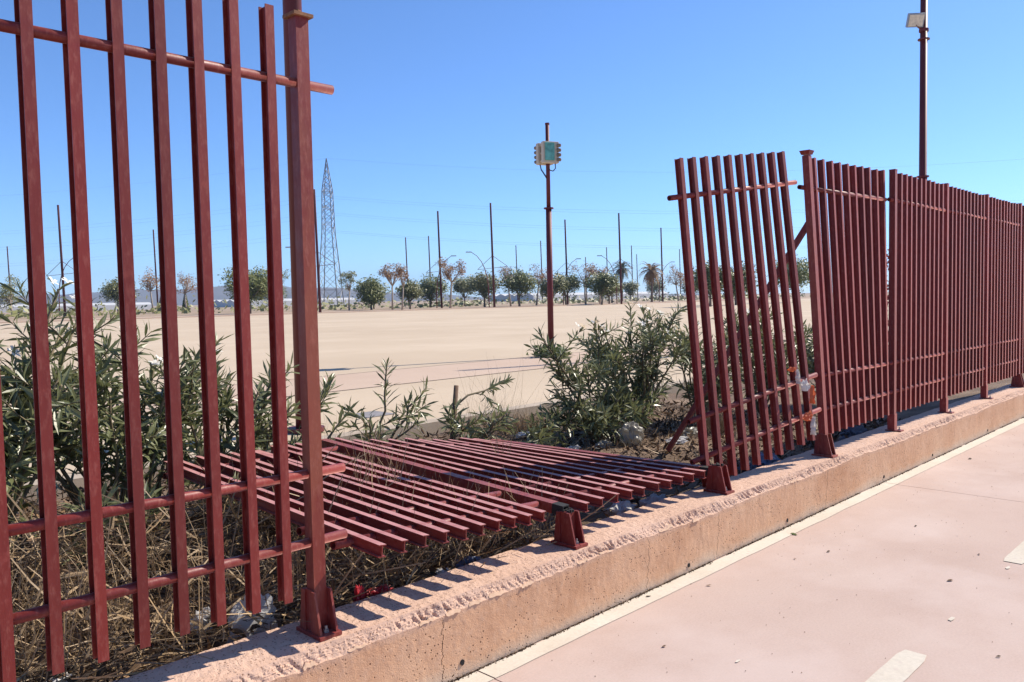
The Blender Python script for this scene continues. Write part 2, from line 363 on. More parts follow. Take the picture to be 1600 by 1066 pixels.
sheet('far_fields', -3300, 3300, 420, 3300, YZ+.02, 'strip')
g = MB()
for i in range(0, 50):
    g.box((-8+1.0*i+.5, 6.88, .17), (.992, .2, .22))
struct(g.build('kerb', 'kerb'))

# hills on the skyline, left
g = MB(); nx, ny = 120, 14; D0 = 2300
for j in range(ny):
    for i in range(nx):
        az = radians(100-70*i/(nx-1)); r = D0+j*60; e = sin(pi*j/(ny-1))
        fall = max(0.12, 1-max(0, (62-math.degrees(az)) / 18))if math.degrees(az) < 62 else 1.0
        h = e*fall*(56+36*noise.fractal(Vector((math.degrees(az)*0.10, 0.4, 2)), 1.0, 2.1, 5)+14*nz(math.degrees(az)*.6, j*.5))
        g.v.append((r*cos(az), r*sin(az), h-2)); g.tone.append(.5)
g.f = [(j*nx+i, j*nx+i+1, (j+1)*nx+i+1, (j+1)*nx+i) for j in range(ny-1) for i in range(nx-1)]
struct(g.build('hills', 'hill', None, True))

# ------------------------------------------------------------------ the low wall
def build_wall():
    prof = []
    F0, F1, ZC, ZT, VT = 2.552, 2.539, 0.296, 0.35, 2.566
    for k in range(11): a = k/10; prof.append((F0+(F1-F0)*a, ZC*a, 'f'))
    for k in range(1, 16): a = k/15; prof.append((F1+(VT-F1)*a, ZC+(ZT-ZC)*a, 'c'))
    for k in range(1, 15): a = k/14; prof.append((VT+(2.83-VT)*a, ZT, 't'))
    prof += [(2.832, 0.25, 'b'), (2.832, 0.0, 'b')]
    xs = []; x = -3.0
    while x < 90:
        xs.append(x); x += 0.0075 if 1.0 <= x < 5.5 else 0.016 if -0.3 <= x < 9 else 0.04 if x < 16 else 1.0
    P = len(prof); vs = []; zone = []
    for x in xs:
        wob = 0.016*nz(x*1.3, 7)+0.010*nz(x*7.0, 3)+0.007*nz(x*26, 5)
        keep = nz(x*2.6, 11)                     # where the arris still stands
        for k, (y, z, c) in enumerate(prof):
            if c == 'f':
                a = z/0.296; y += 0.0022*nz(x*9, z*9)+0.0012*nz(x*33, z*33); z = z+wob*a*a
                zn = 0.0 if z < 0.286+wob else 0.6
            elif c == 'c':
                a = (z-0.296)/0.054; g0 = nz((x+0.7*z)*48, z*22, 2); gouge = (0.15+0.85*max(0, .4+1.3*nz(x*2.6, 31)))*(0.020 if g0 > .22 else 0.011 if g0 > .02 else 0.003)*(0.6+0.8*abs(nz(x*5, 1)))+abs(nz(x*110, z*110, 6))*0.007+0.006*nz(x*11, z*11, 9)
                y += gouge*sin(pi*min(1, a*.9+.12))-(0.012*max(0, keep)*sin(pi*a)); z = z+wob*(1-a)-0.5*gouge*sin(pi*a)
                zn = 1.0
            elif c == 't':
                y += 0.004*nz(x*12, 1)*(1 if k < 27 else 0); z += 0.0028*nz(x*22, y*22)+0.0022*nz(x*60, y*60)+0.004*nz(x*2, y*2)
                if y > 2.80: y += 0.012*nz(x*6, 4)
                zn = 1.0
            else: zn = 1.0
            vs.append((x, y, z)); zone.append(zn)
    fs = [(i*P+k, (i+1)*P+k, (i+1)*P+k+1, i*P+k+1) for i in range(len(xs)-1) for k in range(P-1)]
    me = bpy.data.meshes.new('low_wall'); me.from_pydata(vs, [], fs)
    a = me.attributes.new('zone', 'FLOAT', 'POINT'); a.data.foreach_set('value', zone)
    me.materials.append(M['wall']); me.update()
    return link('wall_body', me, None, Matrix.Identity(4))
wall_t = thing('low_wall', (0, 2.57, 0), 'low tan concrete wall with chipped upper edge carrying the fence', 'wall')
wb = build_wall(); wb.parent = wall_t; wb.matrix_basis = WORLD[wall_t.name].inverted()
# flakes of old paint still clinging to the arris
for i in range(17):
    x = [2.03, 2.17, 2.30, 2.42, 2.62, 3.02, 3.2, 1.69, 1.5, 3.72, 4.05, 5.3, 6.4, 7.1][i] if i < 14 else R.uniform(7.3, 12)
    L = R.uniform(.05, .14) if i > 6 else R.uniform(.06, .11); hgt = R.uniform(.008, .017); b = MB(); k = 7; pts = []
    z0 = .296+.016*nz(x*1.3, 7)+R.uniform(-.004, .004)
    for q in range(k+1):
        xx = x+L*q/k; lo = z0+R.uniform(-.004, .003); hi = lo+hgt*R.uniform(.7, 1.1)*(1 if 0 < q < k else .55)
        for zz, off in ((lo, -.002), (hi, -.001)):
            yy = 2.539+(zz-.296)*.5; pts += [(xx, yy-.001+off, zz), (xx, yy+.006, zz)]
    fs = []
    for q in range(k):
        o = 4*q; fs += [(o, o+4, o+6, o+2), (o+2, o+6, o+7, o+3), (o, o+1, o+5, o+4)]
    fs += [(0, 2, 3, 1), (4*k, 4*k+1, 4*k+3, 4*k+2)]
    b.add(pts, fs); b.build('paint_flake', 'paintflake', wall_t)
# weep holes near the foot of the wall
for x, z in ((2.263, .062), (4.027, .040), (5.268, .043), (7.037, .043), (8.266, .041), (10.1, .04)):
    b = MB(); n = 14; rr = .011
    ring = [(x+cos(2*pi*k/n)*rr*(1+.25*nz(k*.9, x)), z+sin(2*pi*k/n)*rr*(1.15+.25*nz(k*.7, x+3))) for k in range(n)]
    b.add([(px, 2.5465-.014*z, pz) for px, pz in ring]+[(px, 2.57, pz) for px, pz in ring], [tuple(range(n))]+[(k, (k+1) % n, n+(k+1) % n, n+k) for k in range(n)])
    b.build('weep_hole', 'hole', wall_t)  # disc on the wall face, the hole's inner shade painted black
# dirt packed in the angle between wall and pavement
g = MB()
for i in range(5200):
    x = R.uniform(1.9, 13) if i < 4000 else R.uniform(1.9, 6); d = abs(R.gauss(0, .008)); s_ = R.uniform(.0015, .0055)*(1.6 if R.random() < .08 else 1)
    if nz(x*3.1, 2) < -.28: continue
    c = Vector((x, 2.546-d, s_*.5+.001)); q = Quaternion((R.random()-.5, R.random()-.5, R.random()-.5, R.random()-.5)).normalized()
    vs = [c+q @ (Vector(p)*s_) for p in ((1, 0, 0), (-.6, .9, 0), (-.6, -.8, .1), (0, 0, .9))]
    g.add(vs, [(0, 1, 3), (1, 2, 3), (2, 0, 3), (0, 2, 1)], R.random()*.6)
o = stuff(g.build('wall_foot_dirt', 'litter')); tag(o, 'dark dirt packed along the foot of the low wall', 'dirt')

# ------------------------------------------------------------------ fence
ZT = 0.352                                     # top of wall
PU = [1.648, 3.11, 4.57, 6.095, 7.575, 9.01, 10.44, 11.90, 13.36, 14.82]; PV = 2.675
BAR_L, BAR_Z = 2.145, 0.505
RAILS = (2.40, 0.96, 0.70)
def ibeam(L, w=.033, d=.048, tf=.0042, tw=.0045):
    h, q = d/2, w/2
    p = [(-q, -h), (q, -h), (q, -h+tf), (tw/2, -h+tf), (tw/2, h-tf), (q, h-tf), (q, h), (-q, h), (-q, h-tf), (-tw/2, h-tf), (-tw/2, -h+tf), (-q, -h+tf)]
    b = MB(); n = 12
    b.add([(x, y, 0) for x, y in p]+[(x, y, L) for x, y in p], [(i, (i+1) % n, n+(i+1) % n, n+i) for i in range(n)]
          + [(0, 11, 2, 1), (11, 10, 3, 2), (10, 9, 4, 3), (9, 8, 5, 4), (8, 7, 6, 5)]
          + [(12, 13, 14, 23), (23, 14, 15, 22), (22, 15, 16, 21), (21, 16, 17, 20), (20, 17, 18, 19)])
    return b.mesh('bar', 'paint')
BAR = ibeam(BAR_L)
BAR_F = BAR.copy(); BAR_F.name = 'bar_lit_top'; BAR_F.materials.append(M['lit_top']); BAR_F.polygons[0].material_index = 1   # upper face of the fallen bar, sunlit brightness put into its colour
def rail(a, b, parent, r=.0175):
    a, b = Vector(a), Vector(b); m = MB(); n = 16; d = (b-a).normalized(); x = Vector((0, 0, 1)).cross(d).normalized(); y = d.cross(x)
    vs = []
    for p, rr in ((a, r), (b, r), (b, r*.82), (b-d*.05, r*.82), (a, r*.82), (a+d*.05, r*.82)):
        vs += [p+(x*cos(2*pi*k/n)+y*sin(2*pi*k/n))*rr for k in range(n)]
    f = []
    for i, j in ((0, 1), (1, 2), (2, 3), (4, 0), (5, 4)):
        f += [(i*n+k, i*n+(k+1) % n, j*n+(k+1) % n, j*n+k) for k in range(n)]
    f += [tuple(3*n+k for k in range(n)), tuple(5*n+k for k in reversed(range(n)))]
    m.add(vs, f); o = m.build('rail', 'paint', parent); 
    for i, p in enumerate(o.data.polygons): p.use_smooth = len(p.vertices) == 4 and i < n
    return o
def put_bar(parent, bot, top, front=(0, -1, 0), me=None):
    m = frame(Vector(top)-Vector(bot), -Vector(front), bot); return link('bar', me or BAR, parent, m)

# --- post with its foot
def square_tube(mb, a, b, w=.052, facing=(0, 1, 0)): mb.bar(a, b, w, w, facing)
def gusset_foot(parent, u, v=PV, mat='post_paint', h=.158, name='foot'):
    b = MB(); z0 = ZT+.012
    b.box((u, v+.004, z0+h/2), (.064, .056, h))                       # sleeve round the post
    for s in (-1, 1):                                             # tapered cheek plates, front and back
        x = u+s*.0345; t = .0045
        for d in (-1, 1):
            pr = [(v+d*.020, z0), (v+d*(.080 if d < 0 else .062), z0), (v+d*.043, z0+h-.002), (v+d*.020, z0+h-.002)]
            vs = [(x-t, y, z) for y, z in pr]+[(x+t, y, z) for y, z in pr]
            b.add(vs, [(0, 1, 2, 3), (7, 6, 5, 4), (0, 4, 5, 1), (1, 5, 6, 2), (2, 6, 7, 3), (3, 7, 4, 0)])
    o = b.build(name, mat, parent)
    p = MB(); p.box((u, v-.008, ZT+.006), (.094, .168, .0135)); p.build('base_plate', mat, o)
    q = MB(); q.tube([(u, v-.056, ZT+.012), (u, v-.056, ZT+.038)], .006, 8); q.tube([(u, v-.056, ZT+.012), (u, v-.056, ZT+.024)], .0115, 6); q.build('anchor_bolt', 'bolt', o)
    return o
def plain_foot(parent, u, v=PV):
    b = MB(); b.box((u, v, ZT+.012+.07), (.062, .062, .14)); o = b.build('foot', 'paint', parent)
    p = MB(); p.box((u, v-.02, ZT+.005), (.078, .135, .010)); p.build('base_plate', 'paint', o)
    q = MB(); q.tube([(u, v-.062, ZT+.01), (u, v-.062, ZT+.04)], .0055, 8); q.tube([(u, v-.062, ZT+.01), (u, v-.062, ZT+.02)], .011, 6); q.build('anchor_bolt', 'bolt', o)

def post(u, label, v=PV, lean=(0, 0), gusset=True, mat='paint', cap='flat', top=2.662):
    t = thing('fence_post', (u, v, ZT), label, 'post', 'fence posts on the wall')
    b = MB(); square_tube(b, (u, v, ZT+.13), (u+lean[0], v+lean[1], top)); b.build('tube', mat, t)
    (gusset_foot(t, u, v, mat) if gusset else plain_foot(t, u, v))
    c = MB(); tx, ty = u+lean[0], v+lean[1]
    if cap == 'rusty':
        c.box((tx, ty, top+.006), (.080, .080, .012)); q = c
        for k in range(9): c.box((tx+R.uniform(-.032, .032), ty+R.uniform(-.032, .032), top+.014), (.016, .012, .007), Matrix.Rotation(R.random()*3, 3, 'Z'))
        c.build('cap', 'rust', t)
    elif cap == 'flared':
        c.box((tx, ty, top+.022), (.062, .062, .03)); c.v = [((x-tx)*(1.35 if z > top+.03 else 1)+tx, (y-ty)*(1.35 if z > top+.03 else 1)+ty, z) for x, y, z in c.v]; c.build('cap', mat, t)
    else:
        c.box((tx, ty, top+.003), (.056, .056, .006)); c.build('cap', mat, t)
    return t
post(PU[0], 'tall standing post with rusty cap at the left edge of the gap', gusset=True, mat='post_paint', cap='rusty', top=2.636)
p3 = post(PU[3], 'leaning post with flared cap and diagonal brace beside the tilted panel', 2.655, lean=(-.01, .128), mat='post_paint', cap='flared', top=2.64)
b = MB(); b.bar((6.09, 2.77, 2.13), (6.05, 4.03, .24), .038, .038, (1, 0, 0)); b.build('brace', 'paint', p3)
post(PU[4], 'straight post with plain foot, first right of the leaning post', gusset=False)
post(PU[5], 'straight post with plain foot, second right of the leaning post', gusset=False)
post(PU[6], 'straight post with plain foot, third right of the leaning post', gusset=False)
post(PU[7], 'post with wide tapered foot at the right edge of the photo')
post(PU[0]-1.455, 'post beyond the left edge of the photo carrying the left panel')
post(PU[8], 'post beyond the right edge of the photo')

# --- broken stubs
for u, lab in ((PU[1], 'snapped post foot with burnt rim beneath the middle of the fallen section'), (PU[2], 'snapped post foot at the right end of the fallen section')):
    t = thing('post_stub', (u, PV, ZT), lab, 'post', 'snapped post feet')
    gusset_foot(t, u, PV, 'paint')
    c = MB(); z = ZT+.17
    for k in range(10):
        a = k*.7; c.box((u+R.uniform(-.026, .026), PV+R.uniform(-.026, .026), z+.002), (.014, .012, R.uniform(.006, .016)), Matrix.Rotation(a, 3, 'Z'))
    c.build('burnt_rim', 'char', t)

# --- standing panels
def panel(i, u0, u1, label, lean0=0.0, lean1=0.0, ext=(0.0, 0.0), v=PV, shift=0.0):
    t = thing('fence_section', ((u0+u1)/2, v, ZT), label, 'fence panel', 'standing fence panels')
    for k in range(1, 11):
        a = k/11; u = (u0+u1)/2+shift+(k-5.5)*.1275*(u1-u0)/1.455; ln = lean0+(lean1-lean0)*a; j = R.uniform(-.004, .004)
        put_bar(t, (u+j, v-.02*ln, BAR_Z+R.uniform(-.004, .004)), (u+j+R.uniform(-.006, .006), v+ln, BAR_Z+BAR_L), (R.uniform(-.03, .03), -1, 0))
    for z in RAILS:
        q = (z-BAR_Z)/BAR_L
        rail((u0-ext[0], v+lean0*q, z), (u1+ext[1], v+lean1*q, z), t)
    return t
panel(-1, PU[0]-1.455, PU[0], 'tall upright fence panel filling the left side, in front of the oleander', ext=(0, .135), shift=.021)
panel(3, PU[3], PU[4], 'upright panel between the leaning post and the next post, slightly warped', .15, .035, (.085, -.10))
panel(4, PU[4], PU[5], 'upright panel right of the first straight post, lamp mast rising behind it', ext=(.10, -.012))
panel(5, PU[5], PU[6], 'upright panel second to the right of the first straight post', ext=(.01, -.012))
panel(6, PU[6], PU[7], 'upright panel nearest the right edge of the photo', ext=(.01, -.012))
panel(7, PU[7], PU[8], 'panel cut off by the right edge of the photo', ext=(.01, 0))

# --- panel torn loose and tilted backwards
t = thing('fence_section', (5.2, 2.75, ZT), 'loose tilted fence panel leaning backwards between gap and leaning post', 'fence panel')
B0, B1 = Vector((4.635, 2.79, .352)), Vector((5.835, 2.635, .508)); T0, T1 = Vector((4.63, 2.98, 2.49)), Vector((5.78, 2.845, 2.658))
fr = Vector((-.14, -1, .08))
for k in range(10):
    a = k/9; put_bar(t, B0.lerp(B1, a)+Vector((R.uniform(-.004, .004), 0, 0)), T0.lerp(T1, a), fr)
for z in RAILS:
    q = (z-BAR_Z)/BAR_L; a, b_ = B0.lerp(T0, q), B1.lerp(T1, q); d = (b_-a).normalized()
    rail(a-d*.13, b_+d*.15, t)

# --- the fallen section: two panels and their posts, flat on the brush
fs_ = thing('fallen_fence_section', (3.1, 3.7, .5), 'fallen fence section lying flat across the gap, bars pointing over the wall', 'fence panel')
near = [(1.815, 2.475, .665), (3.11, 2.655, .520), (4.57, 2.69, .475)]; far_ = [(1.90, 4.62, .690), (3.01, 4.76, .655), (4.63, 4.80, .425)]
def fall(q, s):
    """q: 0..2 along the section, s: metres from the street-side ends"""
    k = min(1, int(q)); a = q-k
    n_ = Vector(near[k]).lerp(Vector(near[k+1]), a); f_ = Vector(far_[k]).lerp(Vector(far_[k+1]), a)
    return n_+(f_-n_).normalized()*s
def ups(q):
    return Vector((0, 0, 1))+Vector((.10*(1-q) if q < 1 else .02, 0, 0))
for k in range(1, 22):
    q = k/11*1.0
    if k == 11: continue
    qq = q if k < 11 else 1+(k-11)/11
    if k < 11: qq = (k-1)/10*.918
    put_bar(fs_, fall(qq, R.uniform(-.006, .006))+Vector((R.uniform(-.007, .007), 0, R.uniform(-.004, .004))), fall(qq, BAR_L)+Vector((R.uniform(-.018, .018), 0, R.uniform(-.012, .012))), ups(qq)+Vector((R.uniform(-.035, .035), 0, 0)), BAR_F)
for k, q in enumerate((1.0, 2.0)):
    b = MB(); a, e = fall(q, .03), fall(q, 2.10); b.bar(a+(e-a)*.035, e, .052, .052, (0, 0, 1)); pst = b.build('post', 'post_paint', fs_)
    b = MB(); w_ = .0255; ax = (e-a).normalized(); sx = ax.cross(Vector((0, 0, 1))).normalized(); sz = sx.cross(ax)
    for dx, dz, wx, wz in ((0, w_-.003, .051, .006), (0, -w_+.003, .051, .006), (w_-.003, 0, .006, .039), (-w_+.003, 0, .006, .039)):
        c = a+sx*dx+sz*dz; b.bar(c, c+(e-a)*.0345, wx, wz, (0, 0, 1))
    b.build('burnt_end', 'char', pst)
for z in RAILS:
    s = z-BAR_Z
    for q0, q1 in ((0.0, .97), (1.03, 1.97)):
        rail(fall(q0, s)+Vector((-.10 if q0 == 0 else 0, 0, 0)), fall(q1, s), fs_)

# ------------------------------------------------------------------ plants
def leaf_template(fold=.25, droop=.18, wid=.085):
    sp = [(0, 0), (.3, wid*.85), (.62, wid), (1, 0)]
    vs = [(0, 0, 0)]
    for y, w_ in sp[1:3]:
        z = -droop*y*y; vs += [(-w_, y, z+w_*fold), (0, y, z), (w_, y, z+w_*fold)]
    vs.append((0, 1, -droop))
    return vs, [(0, 2, 1), (0, 3, 2), (1, 2, 5, 4), (2, 3, 6, 5), (4, 5, 7), (5, 6, 7)]
LT = [leaf_template(.35, .14, .082), leaf_template(.3, .40, .092), leaf_template(.45, -.06, .076)]
def leaf_meshes(mat, n=len(LT)):
    out = []
    for i, (vs, fs) in enumerate(LT):
        for tone in (.12, .5, .85):
            b = MB(); b.add(vs, fs, tone); out.append(b.mesh('leaf', mat))
    return out
LEAFM = leaf_meshes('oleander')
def grow(base, tip, n=7, wig=.06, sag=.0):
    base, tip = Vector(base), Vector(tip); out = []
    for i in range(n):
        a = i/(n-1); p = base.lerp(tip, a); k = sin(pi*a)
        out.append(p+Vector((R.uniform(-wig, wig)*k, R.uniform(-wig, wig)*k, sag*k)))
    return out
def leafmat(pos, axis, ang, roll, L, spread):
    axis = axis.normalized(); ref = Vector((0, 0, 1)) if abs(axis.z) < .95 else Vector((1, 0, 0))
    s = ref.cross(axis).normalized(); t = axis.cross(s)
    out = (s*cos(ang)+t*sin(ang)); d = (axis*cos(spread)+out*sin(spread)).normalized()
    n_ = (axis*sin(spread)-out*cos(spread)); x = d.cross(n_).normalized(); z = x.cross(d)
    m = Matrix((x, d, z)).transposed() @ Matrix.Rotation(roll, 3, 'Y')
    m = (m*L).to_4x4(); m.translation = pos; return m
def flower(mb, c, nrm, r):
    nrm = nrm.normalized(); x = Vector((0, 0, 1)).cross(nrm)
    if x.length < .1: x = Vector((1, 0, 0))
    x.normalize(); y = nrm.cross(x)
    for k in range(5):
        a = 2*pi*k/5+R.uniform(-.1, .1); d = x*cos(a)+y*sin(a); e = y*cos(a)-x*sin(a)
        p = [c, c+d*r*.55+e*r*.30+nrm*r*.25, c+d*r+e*r*.34+nrm*r*.22, c+d*r*1.08-e*r*.12+nrm*r*.3, c+d*r*.5-e*r*.28+nrm*r*.2]
        mb.add(p, [(0, 1, 2, 3, 4)], R.random())
def oleander(base, spec, label, group=None, singles=110, flowers=0, seed=1, leafL=(.10, .19), canes=None, whorl=.040, name='oleander_shrub', fade=0):
    """spec: (rx, ry, height, number of canes); canes: explicit tips"""
    global R
    keep, R = R, random.Random(seed)
    t = thing(name, base, label, 'shrub', group); base = Vector(base)
    st = MB(); L = []; tips = []
    rx, ry, h, nc = spec
    ends = []
    for i in range(nc):
        a = 2*pi*(i+R.random()*.8)/nc; k = sqrt(R.uniform(.02, 1)); top = h*R.uniform(.72, 1.04)*(1-.30*k*k)
        ends.append(base+Vector((rx*k*cos(a), ry*k*sin(a), top)))
    if canes: ends = [Vector(c) for c in canes]
    for e in ends:
        b0 = base+Vector((R.uniform(-.09, .09), R.uniform(-.09, .09), -.03)); ln = (e-b0).length
        pts = grow(b0, e, 8, .035, .07*min(1, (e-b0).xy.length*1.6)); mid = pts[:]; st.tube(pts, [.011*(1-.65*i/7)+.0025 for i in range(8)], 6)
        twigs = [pts[4:]]
        for j in range(R.randint(3, 5) if h > .7 else R.randint(1, 3)):
            k = R.randint(2, 6); o_ = Vector(pts[k]); d = (pts[k+1]-pts[k]).normalized()
            out = Vector((R.gauss(0, 1), R.gauss(0, 1), R.uniform(-.35, .55))).normalized()
            tl = R.uniform(.18, .36)*min(1, h+.15); tip = o_+(d*.40+out*.95+Vector((0, 0, .20))).normalized()*tl
            tw = grow(o_, tip, 5, .015); st.tube(tw, [.0055, .005, .0042, .0034, .0025], 5); twigs.append(tw)
        for tw in twigs:
            seg = sum((tw[i+1]-tw[i]).length for i in range(len(tw)-1)); m = max(3, int(seg/whorl)); ph = R.random()*6
            for q in range(m):
                a = (q+.6)/m; f = a*(len(tw)-1); i = min(int(f), len(tw)-2); p = tw[i].lerp(tw[i+1], f-i); ax = tw[i+1]-tw[i]; ph += .9
                for w_ in range(3):
                    sp_ = R.uniform(.55, 1.35)*(1-.40*a)+.12
                    L.append((leafmat(p, ax, ph+w_*2.094+R.uniform(-.3, .3), R.uniform(-.5, .5), R.uniform(*leafL)*(1-.25*a), sp_), R.randint(0, 8)))
            tips.append((tw[-1], (tw[-1]-tw[-2]).normalized()))
    st.build('stems', 'stem', t, True)
    L.sort(key=lambda m: (m[0].translation-CAMP).length_squared)
    for m, k in L[:singles]: link('leaf', LEAFM[k], t, m)
    fo = MB()
    for m, k in L[singles:]:
        vs, fs = LT[k//3]; fo.add([m @ Vector(q) for q in vs], fs, (.12, .5, .85)[k % 3]+R.uniform(-.1, .1))
    if len(fo.v): stuff(fo.build('foliage', 'oleander', t))
    tips.sort(key=lambda q: -q[0].z)
    for i in range(min(flowers, len(tips))):
        p, d = tips[i*2 % len(tips)]; 
        toc = (CAMP-p).normalized()*.7+sd*1.1
        for j in range(R.randint(1, 3)):
            b = MB(); flower(b, p+Vector((R.uniform(-.04, .04), R.uniform(-.04, .04), R.uniform(0, .05))), toc+d*.6+Vector((R.uniform(-.5, .5), R.uniform(-.5, .5), R.uniform(-.2, .4))), R.uniform(.028, .042))
            b.build('flower', 'faded' if (fade and R.random() < fade) else 'petal', t)
    R = keep
    return t
oleander((0.95, 4.75, .22), (.80, .60, 1.60, 21), 'dense oleander with white flowers behind the leftmost bars', 'oleanders in the bed', 200, 6, 11)
oleander((1.75, 4.95, .22), (.70, .55, 1.44, 16), 'oleander with white flowers behind the middle of the left panel', 'oleanders in the bed', 180, 4, 12)
oleander((2.45, 5.05, .22), (.55, .45, 1.16, 10), 'sparser oleander behind the left panel, next to the rusty-capped post', 'oleanders in the bed', 120, 2, 13)
oleander((0.35, 4.0, .22), (.6, .5, .95, 7), 'low oleander at the far left behind the bars', 'oleanders in the bed', 100, 1, 14)
oleander((1.55, 4.25, .24), (.75, .30, .55, 6), 'low leafy oleander growth at the foot of the left panel bushes', 'oleanders in the bed', 120, 0, 15)
oleander((3.05, 5.35, .2), (.4, .3, .7, 0), 'thin oleander shoot just right of the rusty-capped post', 'oleander shoots', 60, 0, 16, canes=[(3.50, 5.4, 1.00), (3.30, 5.3, .82), (2.95, 5.2, .95), (3.62, 5.35, .74)])
oleander((3.95, 5.4, .2), (.4, .3, .7, 0), 'tall upright oleander shoot behind the fallen section', 'oleander shoots', 60, 0, 17, canes=[(4.05, 5.4, 1.08), (4.42, 5.35, .86), (3.78, 5.3, .66), (4.2, 5.2, .62)])
oleander((4.75, 5.3, .2), (.4, .3, .5, 0), 'oleander sprouts around the sawn-off stem behind the fallen section', 'oleander shoots', 60, 0, 18, canes=[(4.60, 5.2, .70), (4.5, 5.0, .58), (5.0, 5.0, .52), (4.85, 4.85, .62)])
oleander((5.35, 4.95, .2), (.3, .3, .3, 0), 'small oleander sprig drooping over the fallen bars', 'oleander shoots', 40, 0, 19, canes=[(5.18, 4.75, .46), (5.35, 4.8, .52), (5.05, 4.65, .40)])
# sawn-off dead stem with one living side branch
t = thing('cut_stem', (4.72, 5.35, .2), 'sawn-off brown oleander stem with one long side branch', 'stem')
b = MB(); b.tube([(4.66, 5.33, .18), (4.72, 5.36, .5), (4.80, 5.40, .84)], [.028, .024, .021], 9); b.build('stump', 'deadstem', t, True)
b = MB(); br = [Vector(p) for p in ((4.76, 5.38, .66), (4.92, 5.38, .745), (5.12, 5.38, .765), (5.30, 5.40, .80), (5.43, 5.40, .83))]; b.tube(br, [.011, .009, .007, .006, .004], 7)
b.tube([(5.0, 5.38, .755), (5.1, 5.36, .73), (5.17, 5.35, .66), (5.2, 5.34, .60)], [.006, .005, .004, .003], 6); b.build('side_branch', 'stem', t, True)
for i in range(46):
    a = R.random(); tw = br[2:] if i < 34 else [Vector((5.1, 5.36, .73)), Vector((5.17, 5.35, .66)), Vector((5.2, 5.34, .6))]
    f = a*(len(tw)-1.001); k = int(f); link('leaf', LEAFM[R.randint(0, 8)], t, leafmat(tw[k].lerp(tw[k+1], f-k), tw[k+1]-tw[k], R.random()*6.3, R.uniform(-.5, .5), R.uniform(.07, .12), R.uniform(.5, 1.1)))

oleander((6.15, 4.85, .18), (.55, .45, .95, 13), 'oleander right of the gap, its long branch reaching towards the box pole', 'oleanders in the bed', 150, 2, 21,
         canes=[(5.58, 5.0, 1.16), (5.46, 5.0, 1.28), (5.62, 4.95, .72), (5.75, 4.9, .60), (6.0, 4.9, .95), (6.25, 4.7, .75), (5.9, 4.7, .55), (6.1, 4.6, .5), (6.5, 5.0, .95), (5.65, 5.05, .98), (5.9, 4.85, .42), (6.3, 4.8, .5), (5.55, 5.0, .55), (5.5, 4.9, .45), (6.75, 4.7, .6), (6.6, 4.6, .45), (6.45, 5.1, 1.12)], fade=.2)
oleander((7.05, 5.1, .18), (.72, .55, 1.46, 18), 'tall oleander with white flower clusters left of the tilted panel', 'oleanders in the bed', 170, 13, 22, fade=.35)
oleander((7.75, 4.7, .18), (.60, .5, 1.15, 12), 'oleander seen through the bars of the tilted panel', 'oleanders in the bed', 120, 2, 23)
oleander((8.75, 4.5, .18), (.60, .45, 1.38, 14), 'oleander with white flowers behind the leaning post', 'oleanders in the bed', 100, 4, 24)
oleander((9.9, 4.3, .18), (.6, .4, 1.2, 10), 'oleander behind the warped panel right of the leaning post', 'oleanders in the bed', 40, 2, 25)
t = thing('red_leaved_shrub', (10.9, 3.9, .2), 'reddish shrub seen through the slit beside the first straight post', 'shrub')
b = MB(); 
for i in range(9): b.tube(grow((10.9, 3.9, .15), (10.9+R.uniform(-.3, .3), 3.9+R.uniform(-.3, .3), R.uniform(1.3, 2.15)), 6, .04), .008, 5)
b.build('stems', 'stem', t)
b = MB()
for i in range(1100):
    p = Vector((10.9+R.gauss(0, .22), 3.9+R.gauss(0, .22), R.uniform(.3, 2.15))); m = leafmat(p, Vector((R.gauss(0, 1), R.gauss(0, 1), .5)), R.random()*6, 0, .06, .8)
    b.add([m @ Vector((q[0]*3, q[1], q[2])) for q in LT[0][0]], LT[0][1], R.random())
stuff(b.build('foliage', 'magenta', t))

# dry straw and brush
def ribbon(mb, p, d, L, w_, curl, tone, n=4):
    p = Vector(p); d = Vector(d).normalized(); s = d.cross(Vector((R.gauss(0, 1), R.gauss(0, 1), R.gauss(0, 1)))).normalized(); k = d.cross(s)
    vs = []
    for i in range(n):
        a = i/(n-1); c = p+d*L*a+k*curl*L*a*a; ww = w_*(1-.6*a); vs += [c-s*ww, c+s*ww]
    mb.add(vs, [(2*i, 2*i+1, 2*i+3, 2*i+2) for i in range(n-1)], tone)
g = MB()
def heap_h(x, y):
    return .06+.36*max(0, min(1, (3.5-x)/1.2))*max(0, 1-abs(y-3.85)/1.1)
for i in range(12500):
    x = R.uniform(-.4, 3.5) if R.random() < .8 else R.uniform(3.3, 8.6); y = 2.90+R.random()**1.25*1.75
    if x > 3.3: y = 3.0+R.random()**.8*3.2
    z = bedz(x, y)+R.random()**1.3*heap_h(x, y)
    thick = R.random() < .16
    d = Vector((R.gauss(0, 1), R.gauss(0, 1), R.uniform(-.25, .9)))
    ribbon(g, (x, y, z), d, R.uniform(.08, .34)*(1.3 if thick else 1)*(0.6 if x > 3.3 else 1), (.0052 if thick else .0019), R.uniform(-.5, .5), R.random()**2.8 if not thick else R.uniform(.35, 1))
for i in range(650):                                    # upright stalks near the wall
    x = R.uniform(-.2, 3.3); y = R.uniform(2.88, 3.7); z = bedz(x, y)
    ribbon(g, (x, y, z), (R.gauss(0, .30), R.gauss(0, .30), 1), R.uniform(.2, .5), .0026, R.uniform(-.35, .35), R.uniform(.4, 1), 5)
o = stuff(g.build('dry_straw', 'straw')); tag(o, 'dry straw and broken stalks littering the planting bed', 'straw')
g = MB()
